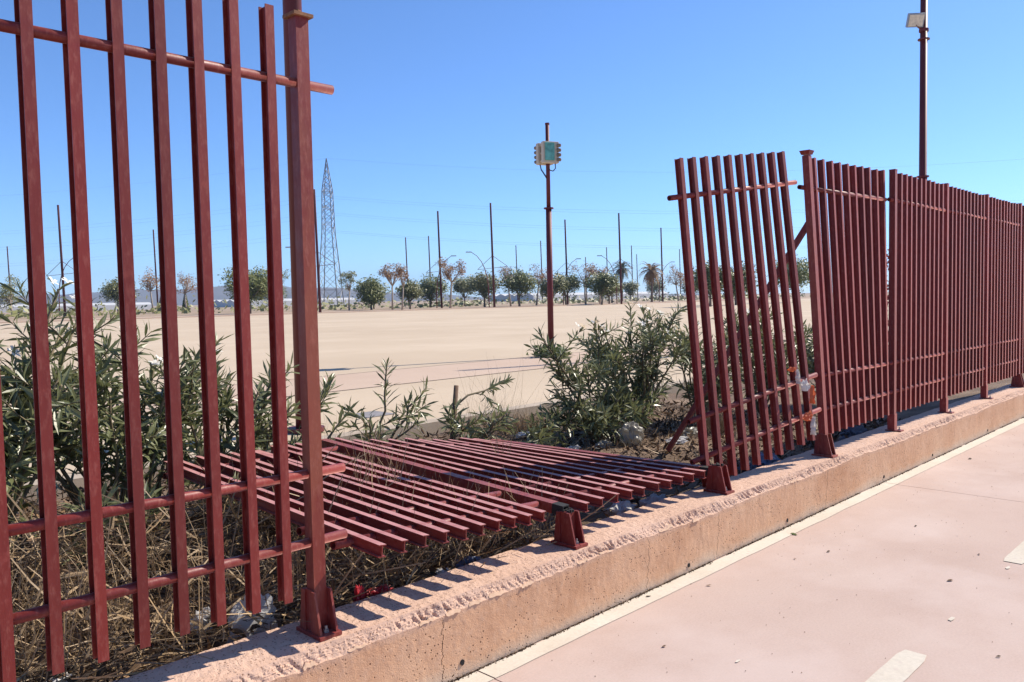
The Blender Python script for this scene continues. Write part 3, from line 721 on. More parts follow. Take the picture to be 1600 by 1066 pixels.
for i in range(19000):
    x = R.uniform(-.4, 9.0) if i < 14000 else R.uniform(-.2, 3.4); y = 2.86+R.random()*3.7; z = bedz(x, y)+abs(R.gauss(0, .012))
    if 3.2 < x < 4.9 and y < 4.2 and R.random() < .7: continue
    if x < 3.2 and R.random() < .55: z += R.random()*heap_h(x, y)*.85
    m = leafmat(Vector((x, y, z)), Vector((R.gauss(0, 1), R.gauss(0, 1), R.gauss(0, .3))), R.random()*6, R.uniform(-1, 1), R.uniform(.03, .085), R.uniform(.2, 1.2))
    vs, fs = LT[i % 3]; g.add([m @ Vector((q[0]*1.8, q[1], q[2]*1.6)) for q in vs], fs, R.random()**2.2)
o = stuff(g.build('dead_leaves', 'litter')); tag(o, 'brown dead leaves covering the soil of the bed', 'leaves')
def tuft(loc, n, h, spread, label, mat='straw', tone=(.3, 1), name='dry_grass_tuft', w_=.0018):
    b = MB(); loc = Vector(loc)
    for i in range(n):
        p = loc+Vector((R.gauss(0, spread*.35), R.gauss(0, spread*.35), -.01)); ribbon(b, p, (R.gauss(0, .5)*spread*3, R.gauss(0, .5)*spread*3, 1), h*R.uniform(.5, 1.1), w_, R.uniform(-.6, .6), R.uniform(*tone), 5)
    return tag(b.build(name, mat), label, 'grass')
tuft((6.25, 6.05, .2), 700, .20, .38, 'golden dry grass tuft beside the kerb behind the fallen section', tone=(.55, 1), w_=.0022)
tuft((7.35, 4.3, .2), 380, .30, .25, 'brown dry grass clump left of the brace', tone=(.2, .6))
tuft((5.5, 5.9, .2), 60, .62, .30, 'thin leafless grey stalks between the fallen section and the oleander', tone=(.25, .6), w_=.0012)
tuft((5.9, 5.9, .2), 70, .75, .34, 'wispy bare stalks in front of the pale yard', tone=(.25, .6), w_=.0011)
tuft((3.75, 5.75, .2), 50, .50, .22, 'thin dry stalks rising beside the upright oleander shoot', tone=(.3, .7), w_=.0012)
tuft((2.62, 3.55, .62), 34, .34, .22, 'pale dry stalks poking up through the fallen bars', tone=(.6, 1), w_=.0022)
tuft((3.95, 4.0, .45), 14, .34, .10, 'few bare stalks sticking up through the middle of the fallen section', tone=(.3, .7), w_=.0018)

# ------------------------------------------------------------------ litter
def crumple(name, loc, size, mat, label, cat, seed, rough=.35, n=14, rot=0.0, hang=False):
    """a crumpled sheet or bag: a closed, dented, two-sided film"""
    b = MB(); rr = random.Random(seed); vs = []; loc = Vector(loc)
    nu, nv = n*2, n
    for j in range(nv+1):
        ph = pi*j/nv
        for i in range(nu):
            a = 2*pi*i/nu; d = Vector((sin(ph)*cos(a), sin(ph)*sin(a), cos(ph)))
            k = 1+rough*1.5*nz(d.x*2.2+seed, d.y*2.2, d.z*2.2)+rough*1.1*abs(nz(d.x*5+seed, d.y*5, d.z*5))-rough*.6*abs(nz(d.x*9, d.y*9+seed, d.z*9))
            p = Vector((d.x*size[0], d.y*size[1], d.z*size[2]))*k*.5
            p.rotate(Matrix.Rotation(rot, 3, 'Z')); vs.append(loc+p+Vector((0, 0, 0 if hang else size[2]*.42)))
    fs = [(j*nu+i, j*nu+(i+1) % nu, (j+1)*nu+(i+1) % nu, (j+1)*nu+i) for j in range(nv) for i in range(nu)]
    b.add(vs, fs); b.tone = [min(1, max(0, .5+.8*nz(v[0]*14, v[1]*14, v[2]*14))) for v in vs]
    return tag(b.build(name, mat), label, cat)
crumple('plastic_bag', (6.15, 4.50, .2), (.24, .2, .24), 'plastic_clear', 'dirty translucent plastic bag under the oleander', 'bag', 3, .24, 22)
crumple('plastic_bag', (4.02, 3.02, .23), (.22, .15, .10), 'plastic_white', 'white plastic bag on the ground under the fallen bar ends', 'bag', 5, .4, rot=.3)
crumple('plastic_bag', (4.33, 2.99, .23), (.26, .12, .09), 'plastic_white', 'pale grey bag lying beside the right snapped foot', 'bag', 6, .4)
crumple('crumpled_cloth', (5.72, 2.93, .27), (.22, .14, .13), 'cloth_blue', 'crumpled blue cloth on the wall at the tilted panel', 'cloth', 7, .45)
crumple('crumpled_cloth', (5.42, 2.92, .27), (.16, .10, .10), 'cloth_dark', 'dark crumpled cloth between the feet of the tilted bars', 'cloth', 8, .45)
crumple('crumpled_cloth', (7.38, 2.93, .26), (.40, .14, .13), 'cloth_dark', 'dark blue rag under the warped panel', 'cloth', 9, .4)
crumple('paper_scrap', (1.53, 2.96, .26), (.19, .035, .20), 'plastic_white', 'white torn paper behind the left panel near the rusty post', 'paper', 10, .4)
crumple('paper_scrap', (1.37, 3.05, .34), (.09, .05, .08), 'plastic_white', 'small white scrap above the torn paper in the straw', 'paper', 11, .4)
crumple('paper_scrap', (0.84, 2.98, .30), (.13, .09, .06), 'plastic_white', 'white wrapper at the bottom edge left of the wall', 'paper', 12, .4)
crumple('red_wrapper', (1.985, 2.885, .30), (.045, .03, .09), 'plastic_red', 'bright red wrapper standing beside the rusty-capped post foot', 'wrapper', 13, .5)
crumple('red_wrapper', (2.09, 2.90, .31), (.12, .04, .04), 'plastic_red', 'flat red wrapper just right of the standing red one', 'wrapper', 14, .5)
crumple('dark_wrapper', (2.66, 2.93, .29), (.14, .06, .05), 'cloth_blue', 'small blue-black wrapper in the straw under the fallen bar ends', 'wrapper', 15, .5)
crumple('paper_scrap', (2.46, 2.90, .31), (.07, .035, .03), 'plastic_white', 'tiny white scrap left of the blue-black wrapper', 'paper', 16, .5)
crumple('orange_wrapper', (6.05, 5.45, .21), (.17, .06, .12), 'plastic_orange', 'orange and white wrapper left of the oleander base', 'wrapper', 17, .6)
crumple('paper_scrap', (5.92, 5.62, .21), (.26, .12, .05), 'plastic_white', 'white paper left of the orange wrapper', 'paper', 18, .5)
crumple('paper_scrap', (6.55, 4.26, .21), (.22, .14, .06), 'plastic_white', 'white foil scrap at the lower end of the brace', 'paper', 19, .5)
crumple('paper_scrap', (5.9, 4.62, .21), (.20, .12, .07), 'plastic_clear', 'grey scrap left of the translucent bag', 'paper', 20, .5)
crumple('paper_scrap', (6.9, 4.35, .23), (.22, .12, .07), 'plastic_clear', 'pale scrap behind the brace', 'paper', 21, .5)
crumple('paper_scrap', (5.6, 4.75, .21), (.16, .1, .05), 'plastic_white', 'white scrap at the far corner of the fallen section', 'paper', 22, .5)
crumple('orange_wrapper', (5.52, 3.15, .26), (.11, .07, .09), 'plastic_orange', 'orange wrapper on the ground behind the tilted bars', 'wrapper', 23, .5)
# rags caught on the tilted panel
for lab, items in (('white and orange plastic rag caught on the middle rail of the tilted panel', [((5.70, 2.63, .93), (.11, .05, .08), 'plastic_white'), ((5.76, 2.605, .86), (.035, .025, .13), 'plastic_orange')]),
                   ('orange and white plastic rag snagged on the lower rail of the tilted panel', [((5.72, 2.62, .70), (.13, .04, .06), 'plastic_orange'), ((5.76, 2.60, .63), (.04, .03, .13), 'plastic_white')]),
                   ('small orange and white scrap snagged above the middle rail of the tilted panel', [((5.54, 2.66, 1.055), (.10, .03, .03), 'plastic_orange'), ((5.62, 2.65, 1.0), (.03, .03, .10), 'plastic_white')])):
    t = thing('plastic_rag', items[0][0], lab, 'rag', 'rags on the tilted panel')
    for q, (p, s, m) in enumerate(items):
        b = MB(); nu, nv = 14, 16; W_, H_ = s[0], s[2]; vs = []
        for j in range(nv+1):
            a = j/nv
            for i in range(nu+1):
                c = i/nu-.5; f = .35+.65*sin(pi*min(1, a*.75+.12)); fold = .014*sin(c*17+q*2+a*3)*(0.3+a)+.012*nz(c*6+q, a*5, p[0]*9)
                vs.append((p[0]+c*W_*f+.02*nz(a*3, q+p[2]*7), p[1]-.012+fold, p[2]+H_*.5-H_*a+.012*nz(c*7, a*4, q)+.25*W_*c*c))
        b.add(vs, [(j*(nu+1)+i, j*(nu+1)+i+1, (j+1)*(nu+1)+i+1, (j+1)*(nu+1)+i) for j in range(nv) for i in range(nu)])
        b.build('fold', m, t)

# leaves blown onto the pavement
pl = [((5.121, 2.456), .055, 'greenleaf', 'green leaf on the edge line of the pavement'), ((4.632, 2.186), .022, 'litter', 'small dry leaf just below the green leaf'),
      ((4.918, 2.102), .03, 'litter', 'dry leaf right of the green leaf on the pavement'), ((3.91, 2.33), .03, 'litter', 'dry leaf near the edge line in the pavement middle'),
      ((3.53, 2.50), .03, 'straw', 'yellowish leaf on the edge line'), ((3.092, 2.077), .028, 'litter', 'curled dark leaf low on the pavement'),
      ((5.837, 1.899), .028, 'litter', 'dark leaf in the upper right of the pavement'), ((5.419, 1.406), .026, 'litter', 'dark leaf left of the far lane dash'),
      ((4.857, 1.385), .045, 'litter', 'long brown leaf between the two lane dashes'), ((8.512, 2.282), .05, 'litter', 'brown leaf far along the pavement by the wall'),
      ((3.96, .938), .024, 'litter', 'dark leaf right of the near lane dash'), ((9.6, 2.1), .05, 'litter', 'farthest brown leaf on the pavement')]
for (x, y), L, mat, lab in pl:
    b = MB(); m = leafmat(Vector((x, y, .006)), Vector((cos(x*7), sin(x*7), .0)), 1.57, R.uniform(-.25, .25), L, .25); vs, fs = LT[1]
    b.add([m @ Vector((q[0]*2.6, q[1], abs(q[2])*1.5)) for q in vs], fs, R.random()*.5)
    b.v = [(p[0], p[1], max(.005, p[2])) for p in b.v]; tag(b.build('fallen_leaf', mat), lab, 'leaf', 'leaves on the pavement')
for (x, y), r_, lab in (((4.267, 1.224), .02, 'white paint splash in the lane dash line'), ((3.164, 1.759), .012, 'small pale spot low on the pavement'), ((5.27, 1.219), .018, 'pale paint spot just before the far lane dash')):
    b = MB(); k = 12; b.add([(x+r_*1.5*cos(2*pi*i/k)*(1+.5*nz(i*.8, x)), y+r_*.6*sin(2*pi*i/k)*(1+.5*nz(i*.6, y)), .004) for i in range(k)], [tuple(range(k))])
    tag(b.build('paint_spot', 'line'), lab, 'paint', 'paint spots')
b = MB(); b.box((5.95, 8.28, YZ+.006), (.42, .42, .008)); tag(b.build('drain_cover', 'drain'), 'small grey square cover in the yard behind the left oleander shoots', 'cover')

g = MB()
for i in range(420):
    x = R.uniform(2.2, 11); y = 2.43-abs(R.gauss(0, .9))
    if y < -.5: continue
    s_ = R.uniform(.0012, .0035); c = Vector((x, y, .003)); q = Quaternion((R.random()-.5, R.random()-.5, R.random()-.5, R.random()-.5)).normalized()
    g.add([c+q @ (Vector(p)*s_) for p in ((1, 0, 0), (-.6, .9, 0), (-.6, -.8, .1), (0, 0, .9))], [(0, 1, 3), (1, 2, 3), (2, 0, 3), (0, 2, 1)], R.random())
o = stuff(g.build('grit', 'litter')); tag(o, 'fine dark grit scattered over the pink pavement', 'grit')

# ------------------------------------------------------------------ pole with power boxes
bx, by = 14.58, 12.98
t = thing('box_pole', (bx, by, YZ), 'slim dark red pole carrying two beige socket boxes in the yard', 'pole')
b = MB(); b.tube([(bx, by, YZ), (bx, by, 3.72)], [.072, .068], 18); b.build('pole_lower', 'mast_paint', t, True)
b = MB(); b.tube([(bx, by, 3.72), (bx, by, 5.69)], [.050, .046], 18); b.build('pole_upper', 'mast_paint', t, True)
b = MB(); b.tube([(bx, by, 3.69), (bx, by, 3.725)], .115, 18); b.tube([(bx, by, 5.66), (bx, by, 5.70)], .054, 14); b.build('flange', 'mast_paint', t)
# boxes face along the fence direction and across it
fx = Vector((-.42, -.91, 0)).normalized(); sx = Vector((-fx.y, fx.x, 0)); rot = Matrix((sx, fx, Vector((0, 0, 1)))).transposed()
C0 = Vector((bx, by, 4.99))
def bxb(parent, name, c, d, mat, bev=True):
    b = MB(); b.box((0, 0, 0), d); o = b.build(name, mat, parent); m = rot.to_4x4(); m.translation = C0+rot @ Vector(c)
    o.matrix_basis = WORLD[parent.name].inverted() @ m
    if bev: q = o.modifiers.new('bevel', 'BEVEL'); q.width = .012; q.segments = 2
    WORLD[o.name] = m; return o
for s, lab in ((1, None), (-1, None)):
    bo = bxb(t, 'socket_box', (.0 if s > 0 else -.04, s*.135, 0), (.40 if s > 0 else .36, .135, .50), 'beige')
    if s > 0:
        cv = bxb(t, 'cover', (-.04, .215, .01), (.24, .03, .41), 'teal')
    for k in range(4):
        z = .165-.11*k
        for sd_ in ((1,) if s > 0 else (1, -1)):
            b = MB(); p = C0+rot @ Vector((sd_*.165 if s > 0 else sd_*.17, s*.20, z)); q = p+rot @ Vector((sd_*.055, s*.05, -.01))
            b.tube([p, q], [.046, .04], 12); b.tube([q, q+(q-p).normalized()*.012], [.03, .026], 12); b.build('socket', 'socket', t)
for k in range(3):
    bxb(t, 'bracket', (-.02, 0, .18-.18*k), (.30, .16, .03), 'beige', False)
b = MB(); pts = [C0+rot @ Vector((.13, .13, -.25)), C0+rot @ Vector((.14, .12, -.36)), C0+rot @ Vector((.09, .09, -.42)), C0+rot @ Vector((.03, .06, -.40)), C0+rot @ Vector((.0, .05, -.34))]
b.tube(pts, .013, 8); pts = [C0+rot @ Vector((-.16, -.1, -.25)), C0+rot @ Vector((-.15, -.06, -.38)), C0+rot @ Vector((-.08, .0, -.52)), C0+rot @ Vector((-.03, .02, -.62))]; b.tube(pts, .011, 8)
b.tube([p+Vector((.03, .02, .03)) for p in pts], .006, 6); b.build('cable_loop', 'black', t, True)
t = thing('weed', (bx-.05, by-.1, YZ), 'green weeds at the foot of the box pole', 'plant')
b = MB()
for i in range(620):
    p = Vector((bx+R.gauss(-.14, .18), by+R.gauss(-.10, .16), YZ+abs(R.gauss(0, .10)))); m = leafmat(p, Vector((R.gauss(0, 1), R.gauss(0, 1), .8)), R.random()*6, 0, R.uniform(.08, .16), .7)
    b.add([m @ Vector((q[0]*2.4, q[1], q[2])) for q in LT[0][0]], LT[0][1], R.random())
stuff(b.build('foliage', 'weed', t))

# ------------------------------------------------------------------ lamp masts in the near row
t = thing('lamp_mast', (4.725, 7.775, YZ), 'thick round mast rising behind the rusty-capped post', 'mast', 'lamp masts of the near row')
b = MB(); b.tube([(4.725, 7.775, YZ), (4.725, 7.775, 6.2), (4.725, 7.775, 12.8)], [.108, .095, .08], 28); b.build('pole', 'mast_red', t, True)
b = MB(); b.tube([(4.725, 7.775, YZ+.01), (4.725, 7.775, YZ+.05)], .2, 20); b.build('base_flange', 'mast_paint', t)
lx, ly = 24.5, 7.86
t = thing('lamp_mast', (lx, ly, YZ), 'dark red lamp mast with floodlight rising behind the right fence', 'mast', 'lamp masts of the near row')
b = MB(); b.tube([(lx, ly, YZ), (lx, ly, 4.75), (lx, ly, 4.76), (lx, ly, 12.8)], [.115, .112, .10, .085], 20); b.build('pole', 'mast_paint', t, True)
b = MB(); b.tube([(lx, ly, 4.74), (lx, ly, 4.78)], .16, 18); b.tube([(lx, ly, 8.50), (lx, ly, 8.53)], .155, 18); b.tube([(lx, ly, 8.72), (lx, ly, 8.80)], .125, 18); b.build('collar', 'mast_paint', t)
# floodlight tipped towards the street
n_ = Vector((-.62, -.55, -.42)).normalized(); x_ = Vector((0, 0, 1)).cross(n_).normalized(); y_ = n_.cross(x_); Rf = Matrix((x_, y_, n_)).transposed(); Pf = Vector((lx-.30, ly+.12, 9.0))
b = MB(); b.box(Pf, (.44, .36, .10), Rf); b.box(Pf-n_*.09, (.34, .28, .10), Rf, taper=1.0); fl = b.build('floodlight', 'lampgrey', t)
b = MB(); b.box(Pf+n_*.056, (.38, .30, .012), Rf); b.build('glass', 'reflector', fl)
b = MB(); b.bar((lx, ly, 8.76), Pf+Vector((.02, 0, -.12)), .05, .05); b.bar(Pf+Vector((.02, 0, -.12)), Pf+Vector((.05, -.02, .05)), .04, .04); b.build('bracket', 'mast_paint', fl)

# ------------------------------------------------------------------ far masts
def mast(x, y, h, label, brace=0, lamp=0, grey=False, lean=.018, thin=False):
    t = thing('far_mast', (x, y, YZ), label, 'mast', 'masts along the far side of the yard')
    top = Vector((x-.72*lean*h, y+.70*lean*h, YZ+h)); r0 = .18 if not thin else .16
    b = MB(); b.tube([(x, y, YZ), Vector((x, y, YZ)).lerp(top, .5), top], [r0, r0*.9, r0*.78], 10); b.build('pole', 'mast_grey' if grey else 'mast_far', t, True)
    cx = Vector((.70, -.72, 0))                     # across the view of the row
    if brace:
        m = Vector((x, y, YZ)).lerp(top, .50); b = MB()
        for s in (-1, 1):
            e = m+cx*s*2.3+Vector((0, 0, -2.1 if s < 0 else -1.7)); b.tube([m, e], .035, 5); b.tube([e, m+Vector((0, 0, -1.9))], .03, 5)
        b.build('cross_brace', 'mast_paint', t)
    if lamp:
        c = Vector((x, y, YZ))-cx*.8; b = MB(); pts = []
        hh = 8.6
        for i in range(9):
            a = i/8; pts.append(c+cx*lamp*(2.6*a**3.2)+Vector((0, 0, hh*(1-(1-a)**1.25))))
        b.tube(pts, [.09-.05*i/8 for i in range(9)], 8); ar = b.build('lamp_arm', 'mast_paint', t, True)
        b = MB(); b.box(pts[-1]+cx*lamp*.35, (.9, .35, .14), Matrix((cx, Vector((.72, .70, 0)), Vector((0, 0, 1)))).transposed()); b.build('lamp_head', 'lampgrey', ar)
    return t
mast(56.2, 221.3, 16, 'mast above the thin tree at the left edge, seen between bars', thin=True)
mast(49.4, 179.7, 16, 'pale grey mast half hidden by the second bar from the left', grey=True)
mast(39.4, 128.5, 16, 'dark red braced mast between the second and third bars', 1, 1)
mast(65.7, 160.2, 16, 'mast left of the fifth bar in the left panel', thin=True)
mast(59.0, 92.7, 16, 'tall braced mast standing directly left of the lattice pylon', 1, -1)
mast(119.7, 150.7, 16, 'thin mast behind the pair of autumn trees', thin=True)
mast(121.5, 144.6, 16, 'thin mast just left of the tallest pair of masts', thin=True)
mast(89.1, 103.4, 16, 'tall mast behind the reddish autumn tree, with cross brace', 1, 1)
mast(88.2, 90.0, 16, 'tallest mast left of the box pole, with triangular brace', 1, -1)
mast(163.5, 157.5, 16, 'small distant mast right of the tallest braced mast', thin=True)
mast(156.4, 141.8, 16, 'thin mast immediately left of the box pole', thin=True)
mast(118.2, 100.8, 16, 'dark mast immediately right of the box pole', 1, 1)
mast(194.5, 150.1, 16, 'small mast left of the tall mast near the green palm', thin=True)
mast(117.2, 87.5, 16, 'tall braced mast left of the green palm', 1, -1)
mast(194.8, 141.3, 16, 'thin mast between the green palm and the dry palm', thin=True)
mast(236.9, 169.7, 16, 'shortest far mast just left of the dry palm', thin=True)
mast(150.2, 101.0, 16, 'mast right of the dry palm with curved street lamp', 0, 1)
mast(225.1, 144.6, 16, 'thin mast next to the first bar of the tilted panel', thin=True)
mast(202.6, 164.8, 14, 'faint mast behind the bare tree right of the box pole', thin=True)

# ------------------------------------------------------------------ lattice pylon and its wires
px_, py_ = 123.3, 188.5
t = thing('lattice_pylon', (px_, py_, YZ), 'tall steel lattice pylon right of the rusty-capped post', 'pylon')
Ax = Vector((.62, -.78, 0)); Ay = Vector((.78, .62, 0))
def pw(z): return 2.85-(2.85-1.38)*z/20 if z < 20 else 1.38-.25*(z-20)/11 if z < 31 else max(.05, 1.13*(39.5-z)/8.5)
lv = [0, 4.6, 8.8, 12.6, 16.0, 19.0, 21.6, 23.6, 25.4, 27, 28.8, 30.6, 32.2, 33.6, 35, 36.6, 38, 39.5]
def pc(sx_, sy_, z): return Vector((px_, py_, YZ+z))+Ax*(sx_*pw(z)+.028*(0))+Ay*(sy_*pw(z))
for sx_, sy_ in ((-1, -1), (1, -1), (1, 1), (-1, 1)):
    b = MB(); b.tube([pc(sx_, sy_, z) for z in (0, 20, 31, 39.5)], [.15, .12, .10, .06], 5); b.build('leg', 'steel', t)
for a, c in (((-1, -1), (1, -1)), ((1, -1), (1, 1)), ((1, 1), (-1, 1)), ((-1, 1), (-1, -1))):
    b = MB()
    for z0, z1 in zip(lv[:-1], lv[1:]):
        b.tube([pc(*a, z0), pc(*c, z1)], .048, 4); b.tube([pc(*c, z0), pc(*a, z1)], .048, 4)
        if z0 in (0, 12.6, 21.6, 25.4, 28.8, 30.6): b.tube([pc(*a, z1), pc(*c, z1)], .04, 4)
    b.build('bracing', 'steel', t)
arms = []
for z, L in ((21.6, 4.2), (26.2, 3.8), (30.6, 3.2)):
    for s in (-1, 1):
        b = MB(); e = Vector((px_, py_, YZ+z))+Ay*s*L
        for q in (-1, 1): b.tube([pc(q, s, z), e], .06, 4); b.tube([pc(q, s, z+1.2), e], .05, 4)
        b.tube([e, e-Vector((0, 0, 1.3))], .09, 5); b.build('cross_arm', 'steel', t); arms.append(e-Vector((0, 0, 1.3)))
arms.append(Vector((px_, py_, YZ+39.5)))
wl = ['lowest near', 'lowest far', 'middle near', 'middle far', 'upper near', 'upper far', 'topmost']
for i, e in enumerate(arms):
    b = MB(); dirL = Vector((-.62, .78, 0))*260; pts = []
    for k in range(25):
        a = -1+2*k/24; p = e-dirL*-a if a < 0 else e+(-dirL)*a
        p = e+(dirL*(-a) if a < 0 else -dirL*a); q = abs(a); p.z = e.z-4*7.5*q*(1-q); pts.append(p)
    b.tube(pts, .013, 4, False); tag(b.build('power_line', 'wire'), wl[i]+' power line strung across the sky from the lattice pylon', 'cable', 'power lines')

# ------------------------------------------------------------------ trees beyond the yard
def tree(x, y, h, r, mat, label, dense=1.0, trunk='bark', stem=.38, seed=0, lean=0, squash=.8, leaf=.26, n=None, name='tree'):
    rr = random.Random(seed*13+5); t = thing(name, (x, y, YZ), label, 'tree', 'trees beyond the yard')
    top = Vector((x+lean*.7, y-lean*.72, YZ+h*stem)); b = MB(); base = Vector((x, y, YZ-.05))
    b.tube([base, base.lerp(top, .5)+Vector((rr.uniform(-.1, .1), rr.uniform(-.1, .1), 0)), top], [.05*r+.06, .04*r+.045, .035*r+.03], 8)
    cc = Vector((top.x, top.y, YZ+h-r*squash)); cl = []
    for k in range(44 if dense > .6 else 16):
        d = Vector((rr.gauss(0, 1), rr.gauss(0, 1), rr.gauss(0, .9))).normalized()*(rr.random()**.42); p = cc+Vector((d.x*r*.85, d.y*r*.85, d.z*r*squash*.85)); cl.append((p, r*(rr.uniform(.26, .42) if dense > .6 else rr.uniform(.2, .36))))
    for p, _ in cl[:9 if dense > .6 else 14]:
        q = top.lerp(p, .5)+Vector((0, 0, -.1*r)); b.tube([top-Vector((0, 0, .15)), q, p], [.03*r+.012, .018*r+.01, .008*r+.006], 5)
    b.build('trunk', trunk, t, True)
    c = MB(); nn = n or int(1500*dense)
    for k in range(nn):
        p, cr = cl[rr.randrange(len(cl))]; d = Vector((rr.gauss(0, 1), rr.gauss(0, 1), rr.gauss(0, 1))).normalized()*cr*(rr.random()**.5)*1.25; o_ = p+d
        a = Vector((rr.gauss(0, 1), rr.gauss(0, 1), rr.gauss(0, 1))).normalized(); e = a.orthogonal().normalized(); s = leaf*rr.uniform(.5, 1.1)
        c.add([o_-a*s*.5, o_+e*s*.32, o_+a*s*.55, o_-e*s*.30], [(0, 1, 2, 3)], rr.random())
    c.build('crown', mat, t)
    return t
A_, G_, O_ = 'autumn', 'green', 'olive'
TR = [(37.6, 147.4, 5.6, 2.6, O_, .55, 'thin yellowish tree at the far left behind the bars', .42, 'palebark'),
      (56.9, 156.3, 6.2, 2.9, O_, 1, 'flat-topped green tree between the third and fourth bars', .45, 'bark'),
      (57.3, 141.6, 6.8, 2.0, A_, .30, 'sparse brown-leaved tree left of the fifth bar', .5, 'palebark'),
      (61.3, 137.5, 6.0, 2.0, A_, .25, 'nearly bare brown tree between the fifth and sixth bars', .5, 'palebark'),
      (54.0, 102.0, 6.3, 3.0, G_, 1.4, 'large dark green tree behind the seventh bar', .32, 'bark'),
      (61.2, 106.2, 6.0, 1.3, O_, .2, 'thin pale tree between the last bar and the round mast', .5, 'palebark'),
      (72.0, 105.1, 5.3, 1.4, O_, .25, 'thin pale tree just right of the lattice pylon', .5, 'palebark'),
      (76.2, 105.2, 4.7, 2.3, G_, 1.3, 'round dark green tree right of the pylon', .25, 'bark'),
      (74.8, 98.0, 6.3, 1.6, A_, .35, 'left of the two brown-leaved trees at the yard edge', .5, 'palebark'),
      (73.3, 93.8, 5.7, 1.3, A_, .22, 'right of the two brown-leaved trees at the yard edge', .5, 'palebark'),
      (96.8, 115.5, 5.6, 2.8, G_, 1.3, 'broad green tree behind the reddish autumn tree', .3, 'bark'),
      (84.8, 96.4, 7.2, 2.1, A_, .5, 'reddish autumn tree under the tall mast', .5, 'palebark'),
      (111.3, 122.1, 5.6, 2.3, O_, 1, 'olive tree left of the tallest braced mast', .3, 'bark'),
      (93.4, 97.6, 5.6, 2.5, O_, 1.1, 'bushy green tree behind the tallest braced mast', .3, 'bark'),
      (97.4, 93.5, 5.9, 2.6, G_, 1.3, 'dark green tree right of the tallest braced mast', .3, 'bark'),
      (110.4, 101.7, 6.6, 2.0, A_, .30, 'thin brown tree left of the box pole', .5, 'palebark'),
      (114.2, 97.8, 5.4, 2.4, G_, 1.2, 'green tree right of the box pole', .3, 'bark'),
      (116.7, 95.2, 7.4, 2.3, A_, .35, 'tall nearly bare tree right of the box pole', .45, 'palebark'),
      (110.8, 86.9, 5.6, 2.4, G_, 1.2, 'green tree left of the mast by the green palm', .3, 'bark'),
      (119.5, 92.0, 5.0, 2.2, O_, 1.0, 'olive green tree under the braced mast by the green palm', .3, 'bark'),
      (162.9, 105.3, 7.4, 2.4, A_, .45, 'brown tree beside the first bar of the tilted panel', .45, 'palebark'),
      (175.5, 128.1, 5.4, 2.3, O_, .9, 'small olive tree left of the dry palm', .3, 'bark'),
      (201.1, 137.6, 6.2, 2.9, O_, .9, 'distant olive tree right of the dry palm', .3, 'bark'),
      (173.6, 108.6, 5.6, 2.6, O_, .9, 'distant tree behind the first bar of the tilted panel', .3, 'bark'),
      (84.0, 50.0, 4.8, 2.1, G_, 1.3, 'dark tree seen through the left bars of the tilted panel', .3, 'bark'),
      (95.2, 52.9, 5.2, 2.5, G_, 1.3, 'dark tree seen through the middle of the tilted panel', .3, 'bark'),
      (114.6, 54.4, 6.6, 3.0, G_, 1.3, 'dark tree seen beside the leaning post', .3, 'bark'),
      (102.1, 181.6, 6.0, 3.2, G_, 1, 'far dark tree low beside the round mast', .25, 'bark'),
      (86, 118, 4.6, 2.0, O_, .9, 'small olive tree far behind the round green tree', .3, 'bark'),
      (136, 104, 5.2, 2.4, O_, .9, 'olive tree between the green palm and the mast', .3, 'bark'),
      (80.5, 101.0, 4.4, 1.9, O_, .9, 'small olive tree between the brown trees and the reddish autumn tree', .3, 'bark'),
      (101.0, 99.0, 6.2, 1.7, A_, .35, 'small brown tree between the two green trees left of the box pole', .5, 'palebark'),
      (122.5, 96.5, 6.6, 1.9, A_, .4, 'brown tree behind the braced mast by the green palm', .5, 'palebark'),
      (104.5, 92.5, 5.2, 2.3, O_, 1, 'mid green tree just left of the box pole', .3, 'bark')]
for i, (x, y, h, r, m, dn, lab, stem, tk) in enumerate(TR):
    tree(x, y, h*(1.18 if dn < .6 else 1.02), r*(1.25 if dn < .6 else 1.14), m, lab, dn, tk, stem, i+1, lean=R.uniform(-.6, .6) if dn < .6 else 0, squash=.9 if dn < .6 else .70, leaf=.30 if dn < .6 else .40, n=int(4200*dn) if dn >= .6 else int(3600*dn))
for (x, y, lab) in ((62.5, 150.6, 'dark cypress between the fourth and fifth bars'), (65.5, 147.5, 'cypress-topped bush between the fifth and sixth bars')):
    t = thing('cypress', (x, y, YZ), lab, 'tree', 'trees beyond the yard'); b = MB(); b.tube([(x, y, YZ), (x, y, 2.6)], [.12, .04], 6); b.build('trunk', 'bark', t)
    c = MB()
    for k in range(700):
        a = R.random(); rr_ = .75*(1-a)*sqrt(R.random())+.08; th = R.random()*6.3; p = Vector((x+rr_*cos(th), y+rr_*sin(th), YZ+.2+3.2*a)); e = Vector((R.gauss(0, 1), R.gauss(0, 1), R.gauss(0, 1))).normalized(); q = e.orthogonal(); s = .16
        c.add([p-e*s, p+q*s*.6, p+e*s, p-q*s*.6], [(0, 1, 2, 3)], R.random()*.6)
    c.build('crown', 'green', t)
